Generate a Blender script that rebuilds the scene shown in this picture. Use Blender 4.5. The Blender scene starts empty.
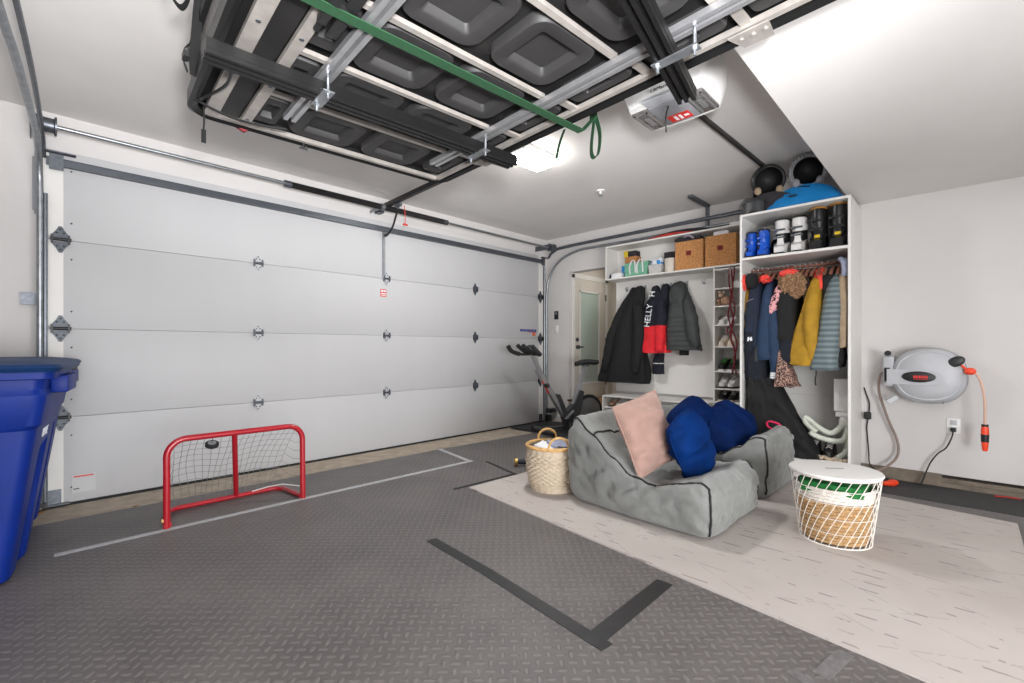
import bpy, bmesh, math, random
from mathutils import Vector, Matrix, noise
C = bpy.context.scene.collection
R = math.radians
PI = math.pi
random.seed(7)

# ------------------------------------------------------------------ materials
def lin(c):
    return tuple(((v/255.0)/12.92 if v/255.0 <= .04045 else ((v/255.0+.055)/1.055)**2.4) for v in c) + (1.0,)

class NT:
    """small helper round a node tree"""
    def __init__(s, name):
        s.m = bpy.data.materials.new(name); s.m.use_nodes = True
        s.t = s.m.node_tree; s.b = s.t.nodes['Principled BSDF']
    def n(s, kind, **kw):
        nd = s.t.nodes.new(kind)
        for k, v in kw.items(): setattr(nd, k, v)
        return nd
    def l(s, a, b): s.t.links.new(a, b)
    def val(s, x, sock):
        if hasattr(x, 'is_linked') or hasattr(x, 'links'): s.l(x, sock)
        else: sock.default_value = x
    def math(s, op, a, b=None, c=None, clamp=False):
        nd = s.n('ShaderNodeMath', operation=op); nd.use_clamp = clamp
        s.val(a, nd.inputs[0])
        if b is not None: s.val(b, nd.inputs[1])
        if c is not None: s.val(c, nd.inputs[2])
        return nd.outputs[0]
    def coord(s, rot=0, scale=(1, 1, 1)):
        tc = s.n('ShaderNodeTexCoord'); mp = s.n('ShaderNodeMapping')
        mp.inputs['Rotation'].default_value = (0, 0, rot); mp.inputs['Scale'].default_value = scale
        s.l(tc.outputs['Object'], mp.inputs['Vector']); return mp.outputs['Vector']
    def noise(s, vec, scale, detail=3, rough=.55):
        nd = s.n('ShaderNodeTexNoise'); nd.inputs['Scale'].default_value = scale
        nd.inputs['Detail'].default_value = detail; nd.inputs['Roughness'].default_value = rough
        if vec is not None: s.l(vec, nd.inputs['Vector'])
        return nd.outputs['Fac']
    def ramp(s, fac, stops):
        nd = s.n('ShaderNodeValToRGB'); e = nd.color_ramp.elements
        while len(e) > 1: e.remove(e[-1])
        e[0].position = stops[0][0]; e[0].color = stops[0][1]
        for p, c in stops[1:]:
            x = e.new(p); x.color = c
        s.l(fac, nd.inputs['Fac']); return nd.outputs['Color']
    def mix(s, fac, a, b):
        nd = s.n('ShaderNodeMix', data_type='RGBA')
        s.val(fac, nd.inputs[0]); s.val(a, nd.inputs[6]); s.val(b, nd.inputs[7]); return nd.outputs[2]
    def bump(s, h, strength=.3, dist=.01):
        nd = s.n('ShaderNodeBump'); nd.inputs['Strength'].default_value = strength; nd.inputs['Distance'].default_value = dist
        s.l(h, nd.inputs['Height']); s.l(nd.outputs['Normal'], s.b.inputs['Normal'])
    def set(s, rough=.5, metal=0, spec=None, sheen=0, coat=0, trans=0):
        s.b.inputs['Roughness'].default_value = rough; s.b.inputs['Metallic'].default_value = metal
        if spec is not None: s.b.inputs['Specular IOR Level'].default_value = spec
        s.b.inputs['Sheen Weight'].default_value = sheen
        s.b.inputs['Coat Weight'].default_value = coat
        s.b.inputs['Transmission Weight'].default_value = trans

def mat(name, c, rough=.5, metal=0, var=.08, scale=12, bump=0, bscale=80, bdist=.004, sheen=0, spec=None, coat=0, stretch=(1, 1, 1)):
    s = NT(name); v = s.coord(scale=stretch)
    f = s.noise(v, scale, 4)
    base = lin(c)
    lo = tuple(x*(1-var*2) for x in base[:3])+(1,); hi = tuple(min(1, x*(1+var*2)) for x in base[:3])+(1,)
    s.l(s.ramp(f, [(.25, lo), (.75, hi)]), s.b.inputs['Base Color'])
    if bump: s.bump(s.noise(v, bscale, 3), bump, bdist)
    s.set(rough, metal, spec, sheen, coat); return s.m

def emit(name, c, e):
    s = NT(name); s.b.inputs['Base Color'].default_value = lin(c)
    s.b.inputs['Emission Color'].default_value = lin(c); s.b.inputs['Emission Strength'].default_value = e; return s.m

M = {}
M['wall'] = mat('painted_drywall', (206, 203, 201), .85, var=.01, scale=3, bump=.04, bscale=120)
M['wall_warm'] = mat('hall_paint', (200, 194, 184), .8, var=.01, scale=3)
M['ceiling'] = mat('ceiling_paint', (216, 213, 210), .9, var=.012, scale=4, bump=.05, bscale=90)
M['concrete'] = mat('bare_concrete', (164, 152, 136), .9, var=.12, scale=9, bump=.25, bscale=60)
M['door_white'] = mat('door_panel_paint', (184, 184, 185), .55, var=.008, scale=4, bump=.03, bscale=200, stretch=(1, 1, .15))
M['white'] = mat('white_laminate', (220, 218, 214), .5, var=.015, scale=5)
M['white_plastic'] = mat('white_plastic', (225, 224, 222), .35, var=.01)
M['grey_plastic'] = mat('pale_grey_plastic', (178, 180, 184), .45, var=.02, bump=.05, bscale=300)
M['mid_grey'] = mat('mid_grey_plastic', (135, 136, 140), .45, var=.03)
M['galv'] = mat('galvanized_steel', (150, 154, 158), .38, .85, var=.1, scale=25)
M['galv_dark'] = mat('dark_galvanized_steel', (98, 102, 108), .42, .8, var=.14, scale=40)
M['strut'] = mat('painted_steel_strut', (86, 90, 96), .4, .6, var=.05)
M['spring'] = mat('oiled_spring_steel', (52, 50, 50), .5, .6, var=.1)
M['alu'] = mat('mill_aluminium', (160, 154, 148), .35, .4, var=.1, scale=14, stretch=(1, 1, 1))
M['black_alu'] = mat('black_extrusion', (20, 20, 20), .4, .3, var=.06)
M['black_shell'] = mat('moulded_black_shell', (22, 21, 21), .55, var=.08, scale=20)
M['pad'] = mat('moulded_black_pad', (38, 37, 37), .6, var=.06, scale=15, bump=.12, bscale=400, bdist=.002)
M['shell_grey'] = mat('grey_shell_fabric', (98, 96, 95), .8, var=.06)
M['black'] = mat('black_plastic', (24, 24, 25), .45, var=.08)
M['black_rubber'] = mat('black_rubber', (26, 26, 27), .8, var=.1, bump=.1, bscale=200)
M['webbing'] = mat('black_webbing', (10, 10, 10), .9, var=.15, scale=60)
M['green_strap'] = mat('green_webbing', (16, 60, 31), .85, var=.1, scale=90, bump=.2, bscale=300, bdist=.002)
M['red_paint'] = mat('red_painted_steel', (164, 16, 32), .35, var=.05, coat=.3)
M['net'] = mat('grey_net_cord', (120, 118, 116), .9, var=.1)
M['net_white'] = mat('white_cord', (215, 212, 208), .9, var=.05)
M['bin_blue'] = mat('blue_bin_plastic', (4, 36, 116), .5, var=.07, scale=8, spec=.25, bump=.06, bscale=150)
M['lid_blue'] = mat('dark_blue_lid_plastic', (12, 46, 88), .5, spec=.25, var=.09, scale=6)
M['letter_white'] = mat('white_print', (226, 228, 230), .6, var=.02)
M['letter_black'] = mat('black_print', (30, 30, 32), .6, var=.02)
M['letter_blue'] = mat('blue_print', (38, 52, 130), .6, var=.05)
M['letter_red'] = mat('red_print', (200, 44, 38), .6, var=.05)
M['letter_orange'] = mat('orange_print', (214, 110, 62), .6, var=.05)
M['tape_white'] = mat('pale_floor_tape', (166, 166, 168), .6, var=.08, scale=30)
M['tape_worn'] = mat('worn_tape_film', (104, 101, 101), .6, var=.2, scale=40)
M['hinge_dark'] = mat('dark_zinc_hinge', (76, 82, 90), .45, .2, var=.12, scale=40)
M['hinge_pale'] = mat('zinc_plated_hinge', (186, 188, 190), .4, .3, var=.05, scale=40)
M['tape_black'] = mat('black_floor_tape', (18, 18, 19), .5, var=.2, scale=18, bump=.3, bscale=40)
M['dark_mat'] = mat('dark_rubber_mat', (40, 40, 42), .85, var=.1, scale=20, bump=.1, bscale=200)
M['dark_strip'] = mat('dark_strip_surface', (52, 50, 51), .85, var=.1, scale=20, bump=.1, bscale=200)
M['velvet'] = mat('grey_velour', (120, 122, 119), .85, var=.11, scale=5, bump=.35, bscale=22, bdist=.012, sheen=.25)
M['piping'] = mat('black_piping', (22, 22, 23), .7, var=.1)
M['pink'] = mat('blush_velvet', (162, 130, 118), .8, var=.06, scale=9, sheen=.25, bump=.1, bscale=300, bdist=.002)
M['blue_velvet'] = mat('royal_blue_velvet', (2, 38, 92), .75, var=.22, scale=6, spec=.08, bump=.12, bscale=250, bdist=.002)
M['blue_velvet_dark'] = mat('navy_blue_velvet', (2, 26, 70), .75, var=.18, scale=6, spec=.08)
M['wicker_pale'] = mat('pale_wicker', (196, 180, 158), .8, var=.07, scale=55, bump=.2, bscale=160)
M['rattan'] = mat('golden_rattan', (206, 164, 104), .6, var=.15, scale=30)
M['rope_tan'] = mat('tan_straw', (178, 144, 102), .85, var=.25, scale=70, bump=.3, bscale=200)
M['rope_white'] = mat('white_straw', (222, 216, 208), .85, var=.12, scale=70, bump=.3, bscale=200)
M['wire_white'] = mat('white_wire', (222, 216, 208), .5, var=.03)
M['green_cloth'] = mat('bright_green_fabric', (16, 104, 44), .85, var=.2, scale=18)
M['paper'] = mat('white_paper', (222, 222, 224), .7, var=.04, scale=10)
M['paper_blue'] = mat('blue_grey_print', (140, 146, 166), .7, var=.1, scale=40)
M['basket_brown'] = mat('seagrass', (190, 136, 84), .85, var=.28, scale=70, bump=.5, bscale=110, bdist=.01)
M['hole_red'] = mat('dark_red_lining', (110, 22, 18), .8, var=.1)
M['cardboard'] = mat('brown_cardboard', (176, 120, 72), .8, var=.05)
M['yellow'] = mat('yellow_card', (206, 176, 30), .7, var=.05)
M['sky_blue'] = mat('bright_blue_card', (40, 136, 206), .5, var=.05)
M['blue_sled'] = mat('bright_blue_plastic', (22, 124, 190), .4, var=.08, scale=6)
M['mint'] = mat('mint_green_canvas', (112, 168, 140), .85, var=.1, scale=30)
M['cream'] = mat('cream_plastic', (206, 198, 186), .6, var=.04)
M['clear'] = mat('cloudy_plastic', (190, 188, 186), .3, var=.1, scale=30)
M['blue_boot'] = mat('glossy_blue_shell', (24, 84, 190), .25, var=.08, coat=.4)
M['white_boot'] = mat('white_boot_shell', (214, 212, 210), .4, var=.06)
M['black_boot'] = mat('black_boot_shell', (28, 28, 29), .35, var=.1)
M['gold'] = mat('golden_liner_trim', (176, 122, 44), .6, var=.1)
M['coat_black'] = mat('black_coat_cloth', (17, 17, 18), .85, var=.2, scale=14, bump=.2, bscale=60)
M['coat_navy'] = mat('navy_coat_cloth', (16, 29, 50), .8, var=.15, scale=14, bump=.2, bscale=60)
M['coat_navy_dark'] = mat('dark_navy_cloth', (15, 20, 33), .85, var=.15, scale=14)
M['coat_teal'] = mat('slate_blue_cloth', (27, 50, 79), .8, var=.12, scale=14, bump=.2, bscale=60)
M['coat_red'] = mat('bright_red_cloth', (214, 26, 38), .75, var=.1, scale=14)
M['coral'] = mat('coral_cloth', (236, 74, 62), .75, var=.1, scale=14)
M['neon_pink'] = mat('hot_pink_cloth', (230, 44, 96), .7, var=.1, scale=14)
M['mustard'] = mat('mustard_cloth', (166, 126, 26), .8, var=.1, scale=14, bump=.2, bscale=50)
M['puffer'] = mat('charcoal_quilt', (52, 56, 55), .65, var=.15, scale=14, bump=.2, bscale=80)
M['fur'] = mat('tan_fur', (158, 124, 92), .95, var=.35, scale=60, bump=.8, bscale=90, bdist=.02)
M['tan'] = mat('tan_cloth', (152, 132, 108), .85, var=.12, scale=14)
M['wood'] = mat('brown_hanger_wood', (132, 84, 66), .5, var=.15, scale=20)
M['wood_floor'] = mat('oak_flooring', (160, 124, 90), .55, var=.15, scale=6, stretch=(1, 8, 1))
M['pebble'] = mat('pale_pebble', (176, 158, 136), .7, var=.2, scale=30)
M['dryer_tube'] = mat('pale_grey_green_tube', (196, 200, 188), .5, var=.05)
M['orange'] = mat('orange_red_plastic', (232, 70, 34), .4, var=.05)
M['hose_pink'] = mat('pale_pink_hose', (208, 172, 154), .45, var=.05)
M['hose_brown'] = mat('grey_brown_hose', (128, 112, 102), .5, var=.08)
M['cord_black'] = mat('black_cord', (24, 22, 22), .6, var=.1)
M['brass'] = mat('dull_brass', (170, 140, 84), .4, .7, var=.15, scale=60)
M['navy_grip'] = mat('navy_grip', (36, 38, 52), .7, var=.1)
M['steel_bright'] = mat('brushed_silver', (178, 178, 180), .32, .75, var=.06)
M['bike_dark'] = mat('charcoal_frame_paint', (58, 60, 62), .4, .2, var=.06)
M['flywheel'] = mat('grey_flywheel', (120, 118, 116), .4, .5, var=.12, scale=6)
M['maroon'] = mat('maroon_rope', (112, 36, 44), .9, var=.4, scale=70)
M['brown_toy'] = mat('brown_plush', (168, 134, 110), .95, var=.2, scale=40)
M['shoe_cream'] = mat('cream_shoe_leather', (214, 200, 184), .6, var=.06)
M['shoe_white'] = mat('white_shoe_leather', (214, 212, 210), .55, var=.05)
M['green_shoe'] = mat('green_shoe_stripe', (70, 148, 60), .6, var=.1)
M['leaf'] = mat('dry_leaf', (150, 110, 62), .8, var=.2, scale=40)
M['lens'] = mat('smoked_lens', (90, 88, 86), .2, var=.3, scale=30)
M['keypad'] = mat('black_keypad', (36, 36, 38), .35, var=.05)
M['curb'] = mat('concrete_curb', (118, 108, 96), .9, var=.16, scale=12, bump=.3, bscale=40)
M['red_ski'] = mat('red_fabric_sleeve', (176, 48, 40), .75, var=.1)
M['dark_cloth'] = mat('dark_cloth', (40, 36, 42), .85, var=.2, scale=20)
M['lilac'] = mat('grey_lilac_cloth', (150, 140, 156), .85, var=.1)

def m_floor_mat():
    s = NT('diamond_plate_foam'); v = s.coord(rot=R(45)); p = .040
    sep = s.n('ShaderNodeSeparateXYZ'); s.l(v, sep.inputs[0])
    x = s.math('DIVIDE', sep.outputs[0], p); y = s.math('DIVIDE', sep.outputs[1], p)
    fx = s.math('FLOOR', x); fy = s.math('FLOOR', y)
    par = s.math('FLOORED_MODULO', s.math('ADD', fx, fy), 2.0)
    lx = s.math('SUBTRACT', s.math('SUBTRACT', x, fx), .5); ly = s.math('SUBTRACT', s.math('SUBTRACT', y, fy), .5)
    inv = s.math('SUBTRACT', 1.0, par)
    a = s.math('ADD', s.math('MULTIPLY', lx, par), s.math('MULTIPLY', ly, inv))
    b = s.math('ADD', s.math('MULTIPLY', ly, par), s.math('MULTIPLY', lx, inv))
    q = s.math('ADD', s.math('POWER', s.math('DIVIDE', s.math('ABSOLUTE', a), .50), 2.0), s.math('POWER', s.math('DIVIDE', s.math('ABSOLUTE', b), .21), 2.0))
    h = s.math('SUBTRACT', 1.0, q, clamp=True); h = s.math('MINIMUM', s.math('MULTIPLY', h, 2.0), 1.0)
    # interlocking seams every 0.61 m
    v2 = s.coord(); sp = s.n('ShaderNodeSeparateXYZ'); s.l(v2, sp.inputs[0])
    def seam(u, w, off):
        z = s.math('MULTIPLY', s.math('SUBTRACT', s.math('PINGPONG', w, .03), .015), 1.2)
        t = s.math('ADD', s.math('ADD', u, z), off)
        d = s.math('ABSOLUTE', s.math('SUBTRACT', s.math('FLOORED_MODULO', t, .61), .305))
        return s.math('LESS_THAN', d, .0028)
    sm = s.math('MAXIMUM', seam(sp.outputs[0], sp.outputs[1], .17), seam(sp.outputs[1], sp.outputs[0], .40))
    nz = s.noise(s.coord(), 2.2, 6, .65); nf = s.noise(s.coord(), 160, 2)
    base = s.ramp(nz, [(.3, lin((80, 76, 75))), (.7, lin((100, 96, 94)))])
    base = s.mix(s.math('MULTIPLY', h, .5), base, lin((118, 114, 112)))
    base = s.mix(s.math('MULTIPLY', sm, .22), base, lin((30, 29, 30)))
    s.l(base, s.b.inputs['Base Color'])
    s.bump(s.math('ADD', s.math('SUBTRACT', h, s.math('MULTIPLY', sm, 1.2)), s.math('MULTIPLY', nf, .12)), .55, .003)
    s.set(.5, spec=.5); return s.m
M['mat'] = m_floor_mat()

def m_rug():
    s = NT('woven_cream_rug'); v = s.coord()
    n2 = s.noise(v, 1.6, 3); fine = s.noise(v, 240, 2)
    sep = s.n('ShaderNodeSeparateXYZ'); s.l(v, sep.inputs[0])
    rows = s.math('LESS_THAN', s.math('ABSOLUTE', s.math('SUBTRACT', s.math('FLOORED_MODULO', s.math('ADD', sep.outputs[0], s.math('MULTIPLY', s.noise(v, 9, 2), .01)), .085), .04)), .0055)
    brk = s.math('GREATER_THAN', s.noise(s.coord(scale=(11, 7, 1)), 1.0, 3), .56)
    lattice = s.math('MULTIPLY', rows, brk)
    u = s.math('ADD', sep.outputs[0], s.math('MULTIPLY', sep.outputs[1], .55))
    w = s.math('SUBTRACT', sep.outputs[0], s.math('MULTIPLY', sep.outputs[1], .55))
    la = s.math('LESS_THAN', s.math('ABSOLUTE', s.math('SUBTRACT', s.math('FLOORED_MODULO', u, .3), .15)), .004)
    lb = s.math('LESS_THAN', s.math('ABSOLUTE', s.math('SUBTRACT', s.math('FLOORED_MODULO', w, .3), .15)), .004)
    lat = s.math('MULTIPLY', s.math('MAXIMUM', la, lb), s.math('GREATER_THAN', s.noise(v, 14, 2), .5))
    mask = s.math('GREATER_THAN', n2, .42)
    d = s.math('MAXIMUM', s.math('MULTIPLY', lattice, .8), s.math('MULTIPLY', lat, .35))
    d = s.math('MULTIPLY', d, s.math('ADD', .35, s.math('MULTIPLY', mask, .4)))
    base = s.ramp(n2, [(.3, lin((172, 164, 159))), (.7, lin((183, 176, 171)))])
    s.l(s.mix(d, base, lin((118, 108, 102))), s.b.inputs['Base Color'])
    s.bump(s.math('SUBTRACT', fine, s.math('MULTIPLY', d, .4)), .25, .003)
    s.set(.95, spec=.1); return s.m
M['rug'] = m_rug()

def m_stripe():
    s = NT('striped_quilted_nylon'); v = s.coord(); sep = s.n('ShaderNodeSeparateXYZ'); s.l(v, sep.inputs[0])
    f = s.math('FLOORED_MODULO', sep.outputs[2], .044)
    k = s.math('GREATER_THAN', f, .022)
    s.l(s.mix(k, lin((78, 90, 96)), lin((106, 122, 122))), s.b.inputs['Base Color']); s.set(.6, sheen=.1); return s.m
M['stripe'] = m_stripe()

def m_spots(name, a, b, scale, thr):
    s = NT(name); v = s.coord(); f = s.noise(v, scale, 1)
    s.l(s.mix(s.math('GREATER_THAN', f, thr), lin(a), lin(b)), s.b.inputs['Base Color']); s.set(.8); return s.m
M['floral'] = m_spots('pink_dark_floral', (222, 160, 162), (60, 30, 40), 45, .55)
M['leopard'] = m_spots('leopard_print', (166, 130, 114), (44, 34, 36), 90, .50)

def m_glass():
    s = NT('frosted_door_glass'); s.b.inputs['Base Color'].default_value = lin((176, 190, 180)); s.set(.35); return s.m
M['frosted'] = m_glass()
M['warm_lamp'] = emit('lamp_diffuser', (255, 252, 246), 45.0)

# ------------------------------------------------------------------ mesh building
def catmull(pts, k=6, closed=False):
    P = [Vector(p) for p in pts]; out = []; n = len(P)
    rng = n if closed else n-1
    for i in range(rng):
        p0 = P[(i-1) % n] if (closed or i > 0) else P[0]*2-P[1]
        p1 = P[i]; p2 = P[(i+1) % n]
        p3 = P[(i+2) % n] if (closed or i+2 < n) else P[-1]*2-P[-2]
        for j in range(k):
            t = j/k
            out.append(.5*((2*p1)+(p2-p0)*t+(2*p0-5*p1+4*p2-p3)*t*t+(3*p1-p0-3*p2+p3)*t*t*t))
    if not closed: out.append(P[-1].copy())
    return out

class MB:
    def __init__(s): s.bm = bmesh.new()
    def xf(s, vs, m):
        for v in vs: v.co = m @ v.co
    def box(s, lo, hi, m=None, bev=0):
        cx = [(lo[i]+hi[i])/2 for i in range(3)]; sz = [abs(hi[i]-lo[i]) for i in range(3)]
        if bev:
            t = bmesh.new(); bmesh.ops.create_cube(t, size=1)
            for v in t.verts: v.co = Vector((v.co.x*sz[0], v.co.y*sz[1], v.co.z*sz[2]))
            bmesh.ops.bevel(t, geom=t.edges[:], offset=bev, segments=2, affect='EDGES', profile=.5)
            mp = {}
            nv = []
            for v in t.verts:
                q = s.bm.verts.new(v.co+Vector(cx)); mp[v] = q; nv.append(q)
            for f in t.faces: s.bm.faces.new([mp[v] for v in f.verts])
            t.free()
        else:
            r = bmesh.ops.create_cube(s.bm, size=1); nv = r['verts']
            for v in nv: v.co = Vector((v.co.x*sz[0]+cx[0], v.co.y*sz[1]+cx[1], v.co.z*sz[2]+cx[2]))
        if m is not None: s.xf(nv, m)
        return s
    def ring_loft(s, rings, cap=True, closed=False):
        vs = [[s.bm.verts.new(p) for p in r] for r in rings]; n = len(vs[0])
        rr = len(vs) if closed else len(vs)-1
        for i in range(rr):
            a = vs[i]; b = vs[(i+1) % len(vs)]
            for j in range(n):
                try: s.bm.faces.new((a[j], a[(j+1) % n], b[(j+1) % n], b[j]))
                except ValueError: pass
        if cap and not closed:
            for r, flip in ((vs[0], True), (vs[-1], False)):
                try: s.bm.faces.new(r[::-1] if flip else r)
                except ValueError: pass
        return s
    def sweep(s, path, rad, n=10, cap=True, closed=False, up=(0, 0, 1)):
        P = [Vector(p) for p in path]; m = len(P)
        if not isinstance(rad, (list, tuple)): rad = [rad]*m
        rings = []; prev = None
        for i in range(m):
            if closed: t = P[(i+1) % m]-P[(i-1) % m]
            else: t = P[min(i+1, m-1)]-P[max(i-1, 0)]
            if t.length < 1e-9: t = Vector((0, 0, 1))
            t.normalize()
            if prev is None:
                u = Vector(up)
                if abs(u.dot(t)) > .95: u = Vector((1, 0, 0)) if abs(t.x) < .9 else Vector((0, 1, 0))
                a = (u-t*u.dot(t)).normalized()
            else:
                a = (prev-t*prev.dot(t)).normalized()
            prev = a; b = t.cross(a)
            r = rad[i]; ra, rb = r if isinstance(r, (list, tuple)) else (r, r)
            rings.append([P[i]+a*(ra*math.cos(2*PI*k/n))+b*(rb*math.sin(2*PI*k/n)) for k in range(n)])
        return s.ring_loft(rings, cap, closed)
    def cyl(s, p0, p1, r0, r1=None, n=16): return s.sweep([p0, p1], [r0, r0 if r1 is None else r1], n)
    def bar(s, p0, p1, w, h, up=(0, 0, 1)):
        a = Vector(p0); b = Vector(p1); t = (b-a).normalized(); u = Vector(up); u = (u-t*u.dot(t)).normalized(); v = t.cross(u)
        rings = [[p+v*(i*w/2)+u*(j*h/2) for i, j in ((-1, -1), (1, -1), (1, 1), (-1, 1))] for p in (a, b)]
        return s.ring_loft(rings)
    def lathe(s, prof, o=(0, 0, 0), m=None, n=24, cap=True):
        o = Vector(o); rings = []
        for r, z in prof:
            ring = [Vector((r*math.cos(2*PI*k/n), r*math.sin(2*PI*k/n), z)) for k in range(n)]
            rings.append([o+(m @ p if m is not None else p) for p in ring])
        return s.ring_loft(rings, cap)
    def prism(s, poly, d0, d1, f):
        """poly of (a,b); f(a,b,d) -> point"""
        return s.ring_loft([[Vector(f(a, b, d0)) for a, b in poly], [Vector(f(a, b, d1)) for a, b in poly]])
    def grid(s, f, nu, nv, cu=False, cv=False):
        vs = [[s.bm.verts.new(f(i/(nu if cu else nu-1), j/(nv if cv else nv-1))) for j in range(nv)] for i in range(nu)]
        for i in range(nu if cu else nu-1):
            for j in range(nv if cv else nv-1):
                try: s.bm.faces.new((vs[i][j], vs[(i+1) % nu][j], vs[(i+1) % nu][(j+1) % nv], vs[i][(j+1) % nv]))
                except ValueError: pass
        return s
    def cubegrid(s, f, n):
        """surface of a subdivided cube, each point (-1..1)^3 mapped through f"""
        nx, ny, nz = n; vmap = {}
        def V(i, j, k):
            key = (i, j, k)
            if key not in vmap: vmap[key] = s.bm.verts.new(f(2*i/nx-1, 2*j/ny-1, 2*k/nz-1))
            return vmap[key]
        def quad(a, b, c, d): s.bm.faces.new((V(*a), V(*b), V(*c), V(*d)))
        for i in range(nx):
            for j in range(ny):
                quad((i, j, 0), (i, j+1, 0), (i+1, j+1, 0), (i+1, j, 0)); quad((i, j, nz), (i+1, j, nz), (i+1, j+1, nz), (i, j+1, nz))
        for i in range(nx):
            for k in range(nz):
                quad((i, 0, k), (i+1, 0, k), (i+1, 0, k+1), (i, 0, k+1)); quad((i, ny, k), (i, ny, k+1), (i+1, ny, k+1), (i+1, ny, k))
        for j in range(ny):
            for k in range(nz):
                quad((0, j, k), (0, j, k+1), (0, j+1, k+1), (0, j+1, k)); quad((nx, j, k), (nx, j+1, k), (nx, j+1, k+1), (nx, j, k+1))
        return s
    def ball(s, c, r, n=16, m=None):
        rx, ry, rz = r if isinstance(r, (tuple, list)) else (r, r, r); c = Vector(c)
        def f(u, v):
            th = 2*PI*u; ph = PI*(v*.98+.01); p = Vector((rx*math.cos(th)*math.sin(ph), ry*math.sin(th)*math.sin(ph), -rz*math.cos(ph)))
            return c+(m @ p if m is not None else p)
        rings = [[f(i/n, j/(n//2)) for i in range(n)] for j in range(n//2+1)]
        return s.ring_loft(rings)

XF = {}
def thing(name, label, cat, loc=(0, 0, 0), rotz=0, group=None, kind=None):
    o = bpy.data.objects.new(name, None); C.objects.link(o); o.empty_display_size = .1
    o.location = loc; o.rotation_euler = (0, 0, rotz)
    XF[o.name] = Matrix.Translation(Vector(loc)) @ Matrix.Rotation(rotz, 4, 'Z')
    if kind: o['kind'] = kind
    if label: o['label'] = label
    if cat: o['category'] = cat
    if group: o['group'] = group
    return o

def obj(name, mb, m, parent=None, smooth=True, local=False, label=None, ang=40, sub=0):
    """one mesh object; points are in the world unless local"""
    bm = mb.bm
    bmesh.ops.recalc_face_normals(bm, faces=bm.faces[:])
    me = bpy.data.meshes.new(name); bm.to_mesh(me); bm.free()
    if parent is not None and not local: me.transform(XF[parent.name].inverted())
    o = bpy.data.objects.new(name, me); C.objects.link(o)
    me.materials.append(M[m] if isinstance(m, str) else m)
    if smooth:
        for p in me.polygons: p.use_smooth = True
        me.set_sharp_from_angle(angle=R(ang))
    if parent is not None:
        o.parent = parent; XF[o.name] = XF[parent.name]
    else: XF[o.name] = Matrix.Identity(4)
    if sub:
        md = o.modifiers.new('smooth', 'SUBSURF'); md.levels = sub; md.render_levels = sub
    if label: o['label'] = label
    return o

def tag(o, label, cat, group=None, kind=None):
    o['label'] = label; o['category'] = cat
    if group: o['group'] = group
    if kind: o['kind'] = kind
    return o
def struct(name, mb, m, label=None, parent=None, smooth=False):
    o = obj(name, mb, m, parent, smooth); o['kind'] = 'structure'
    if label: o['label'] = label
    return o
def dup(root, loc, rotz=0, label=None):
    r = root.copy(); C.objects.link(r); r.location = loc; r.rotation_euler = (0, 0, rotz)
    XF[r.name] = Matrix.Translation(Vector(loc)) @ Matrix.Rotation(rotz, 4, 'Z')
    if label: r['label'] = label
    for ch in list(root.children):
        c = ch.copy(); C.objects.link(c); c.parent = r
        for g in list(ch.children):
            d = g.copy(); C.objects.link(d); d.parent = c
    return r
def text(name, body, m, size, mtx, parent, depth=.001, stretch=1.0, label=None, kindw=0):
    cu = bpy.data.curves.new(name, 'FONT'); cu.body = body; cu.size = size; cu.extrude = depth; cu.align_x = 'CENTER'; cu.align_y = 'CENTER'
    cu.offset = kindw
    t = bpy.data.objects.new(name+'_tmp', cu); C.objects.link(t)
    bpy.context.view_layer.update()
    me = bpy.data.meshes.new_from_object(t.evaluated_get(bpy.context.evaluated_depsgraph_get()))
    bpy.data.objects.remove(t)
    me.transform(Matrix.Diagonal((stretch, 1, 1, 1))); me.transform(mtx)
    if parent is not None: me.transform(XF[parent.name].inverted())
    me.name = name; me.materials.clear(); me.materials.append(M[m])
    o = bpy.data.objects.new(name, me); C.objects.link(o); o.parent = parent
    if label: o['label'] = label
    return o
def frame(o, xa, ya):
    """matrix whose x axis is xa and y axis is ya, at o"""
    x = Vector(xa).normalized(); y = Vector(ya); y = (y-x*y.dot(x)).normalized(); z = x.cross(y)
    m = Matrix.Identity(4)
    for i in range(3): m[i][0] = x[i]; m[i][1] = y[i]; m[i][2] = z[i]; m[i][3] = o[i]
    return m
def nz(p, s, seed=0): return noise.noise(Vector((p[0]*s+seed*7.3, p[1]*s+seed*3.1, p[2]*s-seed*5.7)))

# ------------------------------------------------------------------ camera
cam = bpy.data.cameras.new('camera'); co = bpy.data.objects.new('camera', cam); C.objects.link(co)
co.location = (-.09, -4.433, 1.0877); co.rotation_euler = (R(90), 0, R(44.24-90))
cam.sensor_width = 36; cam.lens = 462.18/1024*36; cam.shift_y = 6.34/1024; cam.clip_start = .02
bpy.context.scene.camera = co
# ------------------------------------------------------------------ the room
ZC = 2.7185; ZS = 2.314
b = MB().box((-1.0, -6.7, -.12), (5.5, .5, 0)); struct('floor', b, 'concrete', 'bare concrete garage floor showing as a strip in front of the overhead door')
b = MB().box((-1.1, -6.8, ZC), (5.5, .5, ZC+.1)); struct('ceiling', b, 'ceiling', 'flat pale plaster ceiling above the overhead door')
b = MB().box((1.55, -6.7, ZS), (4.9, -3.765, ZC)); struct('soffit', b, 'ceiling', 'lowered boxed ceiling over the wall with the hose reel')
b = MB().box((-1.1, .1, 0), (-.04, .25, ZC)).box((5.09, .1, 0), (5.317, .25, ZC)).box((-.04, .1, 2.42), (5.09, .25, ZC)); struct('wall_front', b, 'wall', 'pale wall framing the overhead door')
b = MB().box((-1.1, -6.8, 0), (-1.0, .1, ZC)); struct('wall_left', b, 'wall', 'pale side wall behind the blue bins')
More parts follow.
